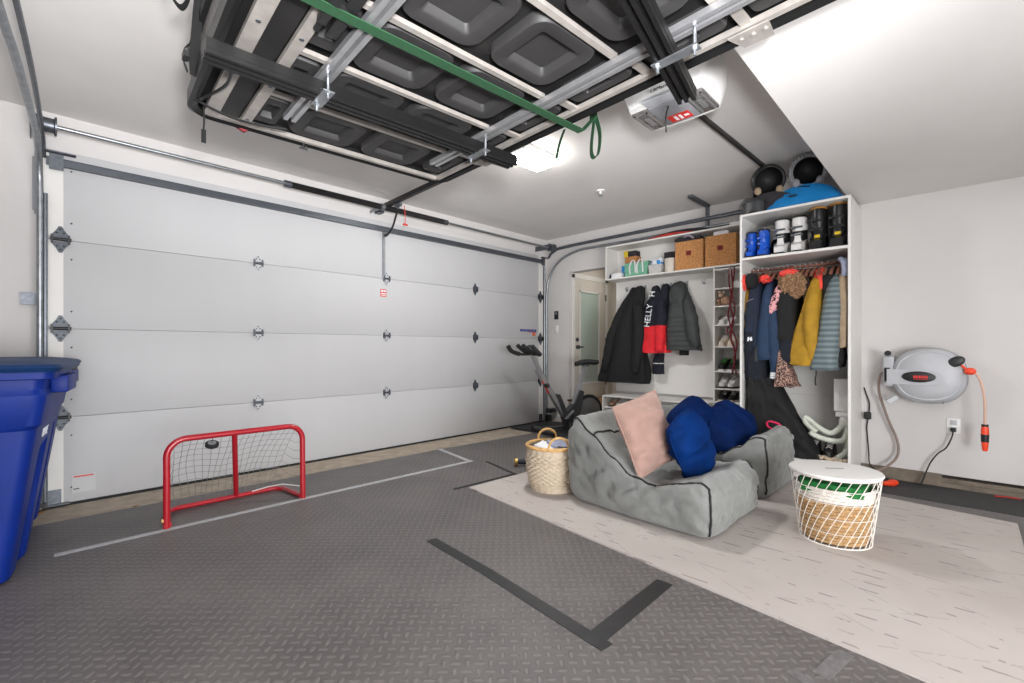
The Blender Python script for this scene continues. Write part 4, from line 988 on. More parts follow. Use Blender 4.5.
b.cubegrid(lambda a, c, d: Vector((5.10, -2.605, z+.055))+Vector((a, c, d)).normalized()*(.055+.008*nz((a, c, d), 3)), (10, 10, 10)); obj('body', b, 'brown_toy', t)
b = MB().ball((5.07, -2.57, z+.115), .036, 12); hd = obj('head', b, 'brown_toy', t)
b = MB().ball((5.068, -2.595, z+.15), .014, 8).ball((5.068, -2.545, z+.15), .014, 8).ball((5.037, -2.57, z+.108), .014, 8); obj('ear', b, 'shoe_cream', hd)
for dy, dz_ in ((-.06, .03), (.06, .05), (-.03, .012), (.05, .012)):
    b = MB().ball((5.06, -2.605+dy, z+dz_+.008), (.026, .02, .02), 10); obj('limb', b, 'brown_toy', t)

# ------------------------------------------------------------------ things on the wall shelf
tag(obj('white_carton', MB().box((5.06, -1.345, SZ), (5.16, -1.20, 2.04), bev=.004), 'paper'), 'small white carton at the doorway end of the wall shelf', 'box')
t = thing('blue_box', 'bright blue box with a pale round mark behind the white carton', 'box', (5.21, -1.32, SZ))
obj('carton', MB().box((5.17, -1.41, SZ), (5.26, -1.285, 2.14), bev=.003), 'sky_blue', t); obj('mark', MB().cyl((5.1698, -1.36, 2.10), (5.1685, -1.36, 2.10), .024, n=16), 'letter_white', t)
tag(obj('small_jar', MB().lathe([(.001, 0), (.022, 0), (.024, .01), (.024, .04), (.018, .05), (.018, .06), (.001, .06)], (5.10, -1.175, SZ), n=16), 'dark_cloth'), 'little dark jar in the corner of the wall shelf', 'jar')
tag(obj('storage_carton', MB().box((5.18, -1.60, SZ), (5.30, -1.425, 2.168), bev=.003), 'clear'), 'pale carton under the brown box on the wall shelf', 'box')
tag(obj('cardboard_box', MB().box((5.165, -1.50, 2.169), (5.29, -1.335, 2.247), bev=.003).box((5.163, -1.43, 2.17), (5.1652, -1.41, 2.246)), 'cardboard'), 'brown cardboard box near the top of the wall shelf', 'box')
t = thing('board_game', 'yellow and black box lying on the brown cardboard box', 'box', (5.22, -1.41, 2.248))
obj('carton', MB().box((5.17, -1.375, 2.248), (5.28, -1.32, 2.325), bev=.002), 'yellow', t); obj('dark_half', MB().box((5.17, -1.49, 2.248), (5.28, -1.376, 2.318), bev=.002), 'dark_cloth', t)
t = thing('tote_bag', 'mint green canvas tote with pale handles on the wall shelf', 'bag', (5.13, -1.54, SZ))
b = MB().cubegrid(lambda a, c, d: Vector((5.125+.06*a*(1-.25*max(0, d))+.006*nz((a, c, d), 2.5), -1.545+.155*c*(1+.06*d), SZ+.001+.085*(d+1)*(1+.03*math.sin(c*4)))), (6, 16, 8)); obj('bag_body', b, 'mint', t)
for c in (-1.60, -1.50):
    b = MB(); ribbon(b, catmull([(5.062, c+.03, SZ+.03), (5.058, c+.035, SZ+.12), (5.065, c+.01, SZ+.19), (5.085, c-.01, SZ+.20), (5.064, c-.035, SZ+.15), (5.058, c-.045, SZ+.04)], 5), (.1, 1, .1), .018, .004); obj('handle', b, 'paper', t)
t = thing('clear_bin', 'cloudy plastic tub of small blue and white things on the shelf', 'tub', (5.14, -1.80, SZ))
b = MB()
for k in range(5): pass
b.ring_loft([[Vector((5.13+sx*h, -1.80+sy*w, z)) for sx, sy in ((-1, -1), (1, -1), (1, 1), (-1, 1))] for h, w, z in ((.06, .075, SZ), (.07, .085, SZ+.11), (.074, .089, SZ+.11), (.066, .08, SZ+.105), (.056, .07, SZ+.006))]); obj('tub', b, 'clear', t)
for i, (y, z, m, s) in enumerate(((-1.84, .13, 'sky_blue', .03), (-1.78, .14, 'letter_white', .028), (-1.75, .125, 'paper_blue', .026), (-1.86, .16, 'letter_white', .022))):
    b = MB().cubegrid(lambda a, c, d: Vector((5.12+.03*a, y+s*c, SZ+z+s*d))+Vector((.2, .5, 1))*.012*nz((a, c, d), 2, i), (5, 5, 5)); tag(obj('bottle_pack', b, m), ('blue', 'white', 'blue-grey', 'little white')[i]+' packet sticking out of the cloudy tub', 'packet')
tag(obj('canister', MB().lathe([(.001, 0), (.066, 0), (.068, .01), (.068, .145), (.07, .15), (.07, .165), (.001, .168)], (5.13, -1.965, SZ), n=28), 'cream'), 'cream canister beside the brown seagrass baskets', 'canister')
tag(obj('dark_bundle', MB().cubegrid(lambda a, c, d: Vector((5.23+.05*a, -1.95+.09*c, SZ+.215+.045*d+.012*nz((a, c, d), 2))), (8, 10, 6)).box((5.2, -2.0, SZ), (5.28, -1.90, SZ+.18)), 'dark_cloth'), 'dark bundle behind the cream canister', 'bundle')
tag(obj('pale_bag', MB().cubegrid(lambda a, c, d: Vector((5.25+.04*a, -1.72+.09*c, SZ+.11+.11*d+.015*nz((a, c, d), 2, 3))), (6, 8, 8)), 'paper'), 'crumpled pale bag behind the tub and the tote', 'bag')
for y0, y1, h, lbl in ((-2.383, -2.05, .325, 'brown seagrass storage basket beside the cream canister'), (-2.73, -2.395, .335, 'brown seagrass storage basket next to the tall wardrobe')):
    t = thing('storage_basket', lbl, 'basket', (5.17, (y0+y1)/2, SZ), group='seagrass baskets on the wall shelf')
    w = (y1-y0)/2-.003; yc = (y0+y1)/2; cy_ = yc; hz = SZ+h*.56
    b = MB()
    def face(a, c, d, w=w, yc=yc, h=h): 
        v = Vector((5.172+.122*a, yc+w*c, SZ+.001+h*(d+1)/2)); o = Vector((a if abs(a) > .99 else 0, c if abs(c) > .99 else 0, 0))
        return v-o*.0035*(1+math.sin(v.z*240)*math.sin((v.y+v.x)*260))
    b.cubegrid(face, (16, 40, 40)); obj('basket_body', b, 'basket_brown', t, smooth=False)
    obj('handle_hole', MB().box((5.0475, yc-.027, hz-.02), (5.0515, yc+.027, hz+.03)), 'hole_red', t)
tag(obj('dark_clothes', MB().cubegrid(lambda a, c, d: Vector((5.17+.10*a, -2.19+.15*c, SZ+.352+.025*d*(1-.4*c*c)+.012*nz((a, c, d), 3, 2))), (10, 16, 4)), 'dark_cloth'), 'heap of dark clothes on the first seagrass basket', 'clothes')
tag(obj('lilac_sleeve', MB().sweep(catmull([(5.06, -2.27, SZ+.35), (5.05, -2.22, SZ+.385), (5.08, -2.15, SZ+.382)], 5), .012, 8), 'lilac'), 'grey lilac sleeve poking from the dark clothes', 'sleeve')
tag(obj('white_bundle', MB().cubegrid(lambda a, c, d: Vector((5.15+.07*a, -2.56+.08*c, SZ+.36+.022*d*(1-.3*c*c)+.008*nz((a, c, d), 3, 6))), (8, 12, 4)), 'paper'), 'white bundle on the seagrass basket next to the wardrobe', 'bundle')
t = thing('ski_bag', 'long black and red ski bag lying on top of the wall shelf', 'ski bag', (5.12, -2.2, 2.391))
b = MB().sweep([(5.10, -1.70-.095*i, 2.395+.030*math.sin(PI*min(1, (i+.3)/8.5))) for i in range(11)], [(.004+.026*math.sin(PI*min(1, (i+.2)/9))**.7, .05) for i in range(11)], 12); obj('black_sleeve', b, 'dark_cloth', t)
b = MB().sweep([(5.055, -1.72-.06*i, 2.398+.014*math.sin(PI*i/9)) for i in range(10)], [(.003+.013*math.sin(PI*(i+.3)/9.6), .012) for i in range(10)], 10); obj('red_edge', b, 'red_ski', t)
tag(obj('white_rail', MB().box((5.04, -2.93, 2.391), (5.12, -2.66, 2.425), bev=.004), 'white'), 'short white rail lying at the wardrobe end of the wall shelf', 'rail')

# ------------------------------------------------------------------ leash
t = thing('dog_leash', 'maroon braided leash dangling between the cubbies and the wardrobe', 'leash', (4.99, -2.70, 1.94))
for k in range(3):
    pts = [(4.985+.012*math.sin(i*.9+k*2), -2.685-.018*k+.014*math.sin(i*.7+k*2.1)-.022*(i > 14)*min(1, (i-14)/6), 1.93-.043*i) for i in range(27 if k else 16)]
    b = MB().sweep(catmull(pts, 3), .0075+.002*(k == 1), 7); obj('cord', b, 'maroon', t)
b = MB().sweep(catmull([(4.985, -2.70, 1.33), (4.98, -2.66, 1.29), (4.98, -2.67, 1.24), (4.985, -2.70, 1.28)], 5), .007, 6); obj('loop', b, 'maroon', t)
b = MB().sweep([(5.02, -2.69, 1.945), (4.985, -2.69, 1.945), (4.98, -2.69, 1.925)], .004, 6).cyl((4.985, -2.69, 1.93), (4.985, -2.69, 1.86), .008, n=8); obj('clip', b, 'galv', t)

# ------------------------------------------------------------------ garments
def rings_of(tab, k=7):
    P = catmull([(r[0], r[1], r[2]) for r in tab], k); Q = catmull([(r[3], r[4], 0) for r in tab], k)
    return [(p[0], p[1], p[2], q[0], q[1]) for p, q in zip(P, Q)]
def cloth_loft(tab, seed=0, fold=.012, nf=5, quilt=0, n=44, k=8):
    """tab rows: z, yc, hy, xc, hx from top to hem"""
    b = MB(); R_ = rings_of(tab, k); m = len(R_); rings = []
    for i, (z, yc, hy, xc, hx) in enumerate(R_):
        t = i/(m-1); ring = []
        for j in range(n):
            a = 2*PI*j/n; ca, sa = math.cos(a), math.sin(a)
            e = 2/2.6; px = math.copysign(abs(ca)**e, ca); py = math.copysign(abs(sa)**e, sa)
            f = fold*(.3+.9*t)*(math.sin(a*nf+seed+2.2*t+1.5*noise.noise(Vector((t*3, seed, 1))))+.9*noise.noise(Vector((ca*2.2, sa*2.2+seed, t*4)))*1.5)
            q = quilt*abs(math.sin(z*PI/.055))**.5 if quilt else 0
            ring.append(Vector((xc+px*(abs(hx)+f+q), yc+py*(abs(hy)+f*.8+q), z+.012*noise.noise(Vector((ca*1.5, sa*1.5, seed)))*t)))
        rings.append(ring)
    b.ring_loft(rings); return b
def sleeve(pts, rad, seed=0, quilt=0):
    P = catmull(pts, 6); m = len(P); b = MB(); rr_ = []
    for i in range(m):
        t = i/(m-1)*(len(rad)-1); a = int(min(t, len(rad)-2)); v = rad[a]+(rad[a+1]-rad[a])*(t-a)
        rr_.append(v*(1+.07*math.sin(i*1.7+seed))+quilt*abs(math.sin(i*.9)))
    return b.sweep(P, rr_, 14)

# on the coat board
t = thing('coat', 'long black hooded parka hanging nearest the doorway', 'coat', (5.2, -1.42, .6))
obj('coat_body', cloth_loft([(1.80, -1.46, .07, 5.20, .03), (1.62, -1.42, .14, 5.18, .07), (1.35, -1.38, .21, 5.16, .09), (1.0, -1.35, .29, 5.15, .10), (.72, -1.33, .35, 5.15, .10), (.645, -1.33, .35, 5.15, .095)], 1, .020, 6), 'coat_black', t)
obj('hood', cloth_loft([(1.87, -1.535, .012, 5.215, .012), (1.83, -1.53, .06, 5.19, .05), (1.70, -1.52, .085, 5.17, .07), (1.58, -1.50, .08, 5.16, .06)], 2, .006), 'coat_black', t)
obj('collar', cloth_loft([(1.86, -1.43, .01, 5.22, .01), (1.82, -1.43, .035, 5.20, .03), (1.66, -1.42, .055, 5.18, .05)], 3, .004), 'coat_black', t)
obj('sleeve', sleeve([(5.10, -1.56, 1.60), (5.06, -1.60, 1.30), (5.05, -1.58, 1.0), (5.06, -1.54, .80)], [.06, .075, .065, .05], 1), 'coat_black', t)
obj('sleeve', sleeve([(5.12, -1.32, 1.58), (5.08, -1.20, 1.25), (5.07, -1.13, .95), (5.08, -1.08, .80)], [.05, .065, .06, .045], 4), 'coat_black', t)
obj('button', MB().ball((5.075, -1.36, 1.36), .012, 8).cyl((5.16, -1.27, 1.52), (5.11, -1.245, 1.53), .012, n=8), 'mid_grey', t)
t = thing('coat', 'navy and red rain jacket with large white lettering', 'jacket', (5.2, -1.76, 1.0))
obj('coat_body', cloth_loft([(1.78, -1.80, .06, 5.20, .04), (1.62, -1.77, .14, 5.17, .07), (1.50, -1.765, .17, 5.15, .085), (1.345, -1.765, .185, 5.14, .09)], 5, .008), 'coat_navy_dark', t)
obj('lower_body', cloth_loft([(1.35, -1.765, .186, 5.14, .09), (1.2, -1.77, .192, 5.13, .095), (1.05, -1.77, .195, 5.13, .095), (1.03, -1.77, .19, 5.13, .09)], 5, .009), 'coat_red', t)
for y, z in ((-1.745, 1.855), (-1.875, 1.865)): obj('hood', cloth_loft([(z, y, .01, 5.215, .01), (z-.04, y, .045, 5.19, .04), (z-.20, y, .06, 5.17, .06), (z-.30, y+.01, .05, 5.16, .05)], 7, .004), 'coat_navy_dark', t)
obj('sleeve', sleeve([(5.10, -1.86, 1.64), (5.04, -1.90, 1.46), (5.03, -1.895, 1.345)], [.05, .062, .062], 2), 'coat_navy_dark', t)
obj('sleeve', sleeve([(5.03, -1.895, 1.35), (5.03, -1.885, 1.2), (5.04, -1.87, 1.05)], [.063, .062, .05], 2), 'coat_red', t, label='red lower sleeve')
text('lettering', 'HELLY', 'letter_white', .10, frame((5.03, -1.735, 1.475), (.10, -.10, 1), (-.10, 1, .10)), t, .004, 1.0)
text('lettering', 'H', 'letter_white', .10, frame((5.06, -1.768, 1.735), (.10, -.10, 1), (-.10, 1, .10)), t, .004, 1.0)
b = cloth_loft([(1.02, -1.80, .05, 5.20, .05), (.93, -1.79, .065, 5.18, .055), (.80, -1.79, .07, 5.18, .05), (.77, -1.79, .065, 5.18, .05)], 3, .005); gl = obj('snow_pants', b, 'coat_navy_dark'); tag(gl, 'dark navy trouser leg hanging below the red jacket hem', 'trousers')
obj('pale_band', MB().sweep([(5.18+.06*math.cos(2*PI*i/24), -1.79+.074*math.sin(2*PI*i/24), .90) for i in range(24)], .005, 6, closed=True), 'net_white', gl)
t = thing('coat', 'charcoal quilted puffer jacket hanging beside the shoe cubbies', 'jacket', (5.2, -2.1, 1.05))
obj('coat_body', cloth_loft([(1.78, -2.05, .075, 5.20, .05), (1.62, -2.07, .13, 5.17, .08), (1.4, -2.09, .165, 5.15, .10), (1.2, -2.11, .19, 5.14, .105), (1.08, -2.12, .20, 5.14, .10), (1.06, -2.12, .195, 5.14, .095)], 9, .009, 4, .008, k=14), 'puffer', t)
obj('hood', cloth_loft([(1.875, -2.045, .012, 5.215, .015), (1.84, -2.045, .07, 5.19, .055), (1.74, -2.05, .10, 5.165, .075), (1.62, -2.06, .10, 5.15, .07)], 10, .005, 4, .005), 'puffer', t)
obj('sleeve', sleeve([(5.10, -2.18, 1.62), (5.05, -2.245, 1.42), (5.04, -2.275, 1.22), (5.06, -2.29, 1.12)], [.055, .07, .066, .052], 3, .006), 'puffer', t)
obj('hem_loop', MB().box((5.10, -2.17, 1.0), (5.18, -2.08, 1.07), bev=.01), 'coat_black', t)

# hangers along the wardrobe rail
def hanger(y, label, first=[None]):
    if first[0] is None:
        t = thing('clothes_hanger', label, 'hanger', (4.57, y, 1.75), group='wooden hangers on the wardrobe rail')
        hk = catmull([(4.57, y, 1.765), (4.57, y, 1.79), (4.548, y, 1.803), (4.553, y, 1.822), (4.572, y, 1.826), (4.590, y, 1.81)], 4)
        obj('hook', MB().sweep(hk, .0042, 6), 'steel_bright', t)
        pts = catmull([(4.36, y, 1.685), (4.46, y, 1.745), (4.57, y, 1.768), (4.68, y, 1.745), (4.78, y, 1.685)], 5)
        obj('shoulder', MB().sweep(pts, [(.008, .013)]*len(pts), 8), 'wood', t); first[0] = t
    else: dup(first[0], (4.57, y, 1.75), 0, label)
hs = [-3.045, -3.085, -3.125, -3.17, -3.205, -3.25, -3.295, -3.33, -3.38, -3.42, -3.46, -3.50, -3.54, -3.585, -3.63, -3.675, -3.72, -3.755]
for y in hs: hanger(y, 'plain wooden hanger in the crowded row on the wardrobe rail')

WG = 'coats on the wardrobe rail'
def coat(label, parts, grp=WG):
    t = thing('coat', label, 'coat', (4.53, parts[0][2][0][1] if parts[0][0] != 'sleeve' else -3.4, 1.7), group=grp)
    for n, m, tab, kw in parts:
        if n in ('sleeve', 'cuff'): obj(n, sleeve(*tab, **kw), m, t)
        else: obj(n, cloth_loft(tab, **kw), m, t)
    return t
c1 = coat('amber and black jacket hanging against the left wardrobe panel', [
    ('coat_body', 'mustard', [(1.66, -3.05, .02, 4.57, .10), (1.58, -3.045, .035, 4.55, .16), (1.4, -3.04, .04, 4.53, .17), (1.24, -3.035, .042, 4.53, .17)], dict(seed=1, fold=.004)),
    ('lower_body', 'coat_black', [(1.245, -3.035, .043, 4.53, .171), (1.0, -3.035, .042, 4.53, .17), (.86, -3.03, .025, 4.53, .17)], dict(seed=1, fold=.004))])
c2 = coat('navy jacket with a thin pale chest line and small white emblem', [
    ('coat_body', 'coat_navy', [(1.71, -3.10, .03, 4.55, .10), (1.6, -3.105, .062, 4.52, .17), (1.35, -3.105, .072, 4.50, .17), (1.1, -3.11, .075, 4.50, .17)], dict(seed=2, fold=.006)),
    ('sleeve', 'coat_navy', ([(4.46, -3.09, 1.62), (4.39, -3.085, 1.42), (4.37, -3.08, 1.22)], [.05, .062, .055]), dict(seed=1)),
    ('cuff', 'coat_navy_dark', ([(4.37, -3.08, 1.22), (4.37, -3.075, 1.1), (4.38, -3.07, .98)], [.056, .055, .042]), dict(seed=1)),
    ('lower_body', 'coat_navy_dark', [(1.11, -3.11, .09, 4.50, .17), (.95, -3.11, .105, 4.50, .17), (.82, -3.11, .11, 4.50, .16), (.80, -3.11, .10, 4.5, .15)], dict(seed=2, fold=.009))])
obj('chest_line', MB().sweep(catmull([(4.345, -3.05, 1.50), (4.333, -3.085, 1.515), (4.345, -3.13, 1.53)], 5), .003, 5), 'lilac', c2)
obj('emblem', MB().prism([(-.02, -.018), (-.008, -.018), (-.006, .004), (.008, -.018), (.02, -.012), (.016, .02), (.005, .018), (.004, -.002), (-.008, .02), (-.018, .016)], -.004, .004, lambda a, c, d: (4.316+d, -3.085-a, 1.165+c)), 'letter_white', c2)
c3 = coat('slate blue jacket between the navy jacket and the floral sleeve', [
    ('coat_body', 'coat_teal', [(1.70, -3.21, .03, 4.55, .10), (1.55, -3.21, .06, 4.52, .17), (1.3, -3.20, .075, 4.48, .17), (1.05, -3.195, .095, 4.46, .16), (.985, -3.195, .095, 4.46, .15)], dict(seed=3, fold=.006)),
    ('sleeve', 'coat_teal', ([(4.42, -3.25, 1.52), (4.36, -3.265, 1.3), (4.35, -3.275, 1.05), (4.36, -3.275, .88)], [.04, .05, .048, .036]), dict(seed=2)),
    ('cuff', 'letter_white', ([(4.36, -3.275, .88), (4.36, -3.274, .85), (4.36, -3.272, .82)], [.036, .038, .036]), dict(seed=2)),
    ('checked_hem', 'puffer', [(1.15, -3.145, .02, 4.40, .06), (1.05, -3.14, .028, 4.38, .06), (.96, -3.135, .03, 4.38, .05)], dict(seed=5, fold=.003))])
c4 = coat('pink and dark floral jacket beside the slate blue jacket', [
    ('sleeve', 'floral', ([(4.46, -3.33, 1.70), (4.38, -3.31, 1.58), (4.36, -3.27, 1.46), (4.36, -3.235, 1.38)], [.03, .042, .04, .032]), dict(seed=4)),
    ('coat_body', 'floral', [(1.68, -3.28, .02, 4.57, .08), (1.5, -3.28, .03, 4.55, .12), (1.2, -3.28, .03, 4.55, .12), (1.0, -3.28, .03, 4.55, .12)], dict(seed=4, fold=.003))])
c5 = coat('leopard print garment showing its hem below the slate blue jacket', [
    ('coat_body', 'leopard', [(1.12, -3.31, .02, 4.40, .06), (1.0, -3.33, .04, 4.38, .07), (.85, -3.35, .075, 4.37, .08), (.76, -3.36, .09, 4.37, .08)], dict(seed=6, fold=.010))])
c6 = coat('black puffer coat with a tan fur hood in the middle of the rail', [
    ('coat_body', 'coat_black', [(1.66, -3.36, .04, 4.55, .12), (1.55, -3.36, .07, 4.50, .17), (1.3, -3.36, .085, 4.47, .16), (1.15, -3.36, .085, 4.46, .16)], dict(seed=7, fold=.006, quilt=.006)),
    ('lower_body', 'coat_navy_dark', [(1.16, -3.365, .08, 4.46, .15), (1.05, -3.38, .095, 4.46, .15), (.96, -3.40, .11, 4.46, .15), (.94, -3.40, .10, 4.46, .14)], dict(seed=7, fold=.008))])
b = MB().cubegrid(lambda a, c, d: (lambda v: Vector((4.38, -3.40, 1.62))+Vector((v.x*.075, v.y*.095, v.z*.115))*(1+.22*nz(v, 4)+.28*nz(v, 11)))(Vector((a, c, d)).normalized()), (34, 34, 34)); obj('fur_hood', b, 'fur', c6)
c7 = coat('mustard yellow jacket hanging in front of the coral one', [
    ('coat_body', 'mustard', [(1.71, -3.56, .012, 4.52, .05), (1.62, -3.565, .045, 4.47, .11), (1.4, -3.55, .085, 4.44, .14), (1.15, -3.515, .115, 4.42, .14), (.98, -3.50, .125, 4.41, .13), (.945, -3.50, .12, 4.41, .12)], dict(seed=8, fold=.010)),
    ('sleeve', 'mustard', ([(4.40, -3.575, 1.62), (4.31, -3.555, 1.42), (4.29, -3.555, 1.2), (4.31, -3.565, 1.0)], [.03, .052, .052, .042]), dict(seed=3))])
obj('drawstring', MB().sweep(catmull([(4.36, -3.575, .96), (4.355, -3.578, .88), (4.36, -3.57, .82), (4.356, -3.575, .78)], 4), .006, 6), 'cord_black', c7)
c8 = coat('coral jacket mostly hidden behind the mustard jacket', [('coat_body', 'coral', [(1.76, -3.59, .02, 4.52, .04), (1.72, -3.59, .045, 4.49, .07), (1.62, -3.60, .05, 4.48, .10), (1.57, -3.60, .05, 4.48, .11)], dict(seed=9, fold=.005)), ('lower_body', 'mustard', [(1.575, -3.60, .05, 4.49, .11), (1.5, -3.61, .05, 4.5, .12), (1.3, -3.61, .05, 4.5, .12)], dict(seed=9, fold=.004))])
c9 = coat('black jacket between the coral jacket and the striped one', [('coat_body', 'coat_black', [(1.76, -3.655, .03, 4.52, .06), (1.66, -3.655, .06, 4.49, .12), (1.4, -3.65, .06, 4.49, .14), (1.0, -3.65, .06, 4.49, .14)], dict(seed=10, fold=.005))])
c10 = coat('grey-green striped quilted jacket near the right wardrobe panel', [
    ('coat_body', 'stripe', [(1.69, -3.71, .015, 4.46, .05), (1.60, -3.705, .05, 4.42, .09), (1.4, -3.685, .07, 4.39, .11), (1.15, -3.655, .085, 4.37, .11), (.95, -3.635, .095, 4.36, .11), (.91, -3.635, .09, 4.36, .10)], dict(seed=11, fold=.004, quilt=.005, k=12))])
c11 = coat('tan jacket squeezed against the right wardrobe panel', [
    ('coat_body', 'tan', [(1.72, -3.755, .02, 4.44, .05), (1.62, -3.755, .035, 4.42, .08), (1.4, -3.757, .034, 4.40, .09), (1.15, -3.757, .03, 4.40, .09), (1.09, -3.757, .028, 4.4, .08)], dict(seed=12, fold=.003)),
    ('lower_body', 'coat_black', [(1.10, -3.73, .035, 4.44, .09), (1.0, -3.715, .055, 4.42, .10), (.93, -3.70, .05, 4.42, .09)], dict(seed=12, fold=.005))])
t = thing('knit_hat', 'coral and black hat hung at the left end of the wardrobe rail', 'hat', (4.38, -3.02, 1.6))
b = MB().cubegrid(lambda a, c, d: (lambda v: Vector((4.37, -3.000-.02, 1.675))+Vector((v.x*.06, v.y*.028, v.z*.075))*(1+.08*nz(v, 3)))(Vector((a, c, d)).normalized()), (10, 10, 10)); obj('crown', b, 'coral', t)
b = MB().cubegrid(lambda a, c, d: (lambda v: Vector((4.37, -3.085, 1.685))+Vector((v.x*.06, v.y*.055, v.z*.075))*(1+.10*nz(v, 3, 2)))(Vector((a, c, d)).normalized()), (10, 10, 10)); obj('black_lining', b, 'coat_black', t)
b = MB().cubegrid(lambda a, c, d: (lambda v: Vector((4.40, -3.185, 1.695))+Vector((v.x*.05, v.y*.05, v.z*.032))*(1+.5*nz(v, 3, 5)))(Vector((a, c, d)).normalized()), (10, 10, 10)); tag(obj('coral_hood', b, 'coral'), 'coral hood folded between the navy and slate blue jackets', 'hood')
b = MB().cubegrid(lambda a, c, d: (lambda v: Vector((4.38, -3.375, 1.725))+Vector((v.x*.06, v.y*.075, v.z*.035))*(1+.15*nz(v, 3, 7)))(Vector((a, c, d)).normalized()), (10, 12, 8)); tag(obj('pink_hat', b, 'coral'), 'bright coral pink hat lying over the tan fur hood', 'hat')
b = MB().sweep(catmull([(4.40, -3.74, 1.80), (4.37, -3.765, 1.77), (4.36, -3.775, 1.70), (4.37, -3.77, 1.66)], 4), [(.02, .03)]*13, 10); tag(obj('striped_scarf', b, 'paper_blue'), 'pale blue scarf end hanging at the right end of the rail', 'scarf')

# ------------------------------------------------------------------ bottom of the wardrobe
def blackbag(a, c, d):
    k = (d+1)/2; yc = -3.30+.14*k; hw = .245*(1-k)+.10*k; x = 4.44+.13*a*(1-.25*k)
    v = Vector((x, yc+hw*c, .172+.655*k))
    v.y += -.06*(1-k)**2; return v+Vector((1, 1, .4))*.022*nz((a*1.2, c*1.4, d*1.6), 2.2, 3)
t = thing('duffel_bag', 'slumped black bag below the hanging coats in the wardrobe', 'bag', (4.45, -3.3, .171))
obj('bag_body', MB().cubegrid(blackbag, (14, 20, 24)), 'coat_black', t)
lp = [(4.285+.012*math.sin(i), -3.285+.055*math.cos(2*PI*i/20), .425+.032*math.sin(2*PI*i/20)+.012*math.cos(2*PI*i/20)) for i in range(20)]
obj('pink_loop', MB().sweep(lp, .008, 7, closed=True), 'neon_pink', t)
b = MB().sweep(catmull([(4.30, -3.26, .30), (4.27, -3.32, .27), (4.27, -3.38, .29), (4.30, -3.42, .34), (4.31, -3.38, .37), (4.30, -3.30, .355)], 5, True), .013, 8, closed=True); tag(obj('goggle_strap', b, 'mid_grey'), 'grey goggle strap hanging on the slumped black bag', 'strap')
for i, (y, lbl) in enumerate(((-3.53, 'black winter shoe next to the slumped black bag'), (-3.64, 'black winter shoe under the pale boot dryer tubes'))):
    t = thing('shoe', lbl, 'shoe', (4.52, y, .171)); shoe(t, 4.42, y, .171, .24, .09, 'black', 'black_rubber', hi=.10)
pt = thing('pebble_tray', 'shallow tray along the wardrobe front edge', 'tray', (4.36, -3.57, .171))
obj('tray', MB().box((4.315, -3.79, .171), (4.415, -3.31, .178), bev=.002), 'black', pt)
b = MB(); random.seed(3)
for i in range(34):
    y = -3.325-.0137*i; x = 4.335+.06*random.random(); s = .014+.012*random.random()
    b.ball((x, y, .178+s*.62), (s*1.1, s*1.2, s*.72), 8, Matrix.Rotation(random.random()*3, 3, 'Z'))
tag(obj('pebbles', b, 'pebble'), 'row of pale pebbles along the front edge of the wardrobe floor', 'pebbles', kind='stuff')
bd = thing('boot_dryer', 'white boot dryer with curling pale tubes in the wardrobe corner', 'boot dryer', (4.55, -3.73, .17))
obj('dryer_box', MB().box((4.50, -3.790, .565), (4.60, -3.672, .835), bev=.008), 'white_plastic', bd)
obj('dryer_base', MB().box((4.51, -3.785, .52), (4.59, -3.682, .564), bev=.006).cyl((4.55, -3.735, .52), (4.55, -3.735, .45), .035), 'white_plastic', bd)
for pts in ([(4.54, -3.735, .50), (4.52, -3.72, .44), (4.48, -3.655, .385), (4.46, -3.57, .43), (4.45, -3.495, .495), (4.45, -3.478, .475), (4.46, -3.50, .435), (4.47, -3.56, .385)], [(4.55, -3.745, .47), (4.53, -3.75, .38), (4.50, -3.72, .325), (4.46, -3.63, .33), (4.44, -3.545, .36), (4.43, -3.52, .385)], [(4.56, -3.75, .47), (4.55, -3.755, .33), (4.52, -3.75, .24), (4.48, -3.72, .20), (4.45, -3.70, .185)]):
    P_ = catmull(pts, 6); obj('tube', MB().sweep(P_, [.021+.0015*(i % 2) for i in range(len(P_))], 12), 'dryer_tube', bd)

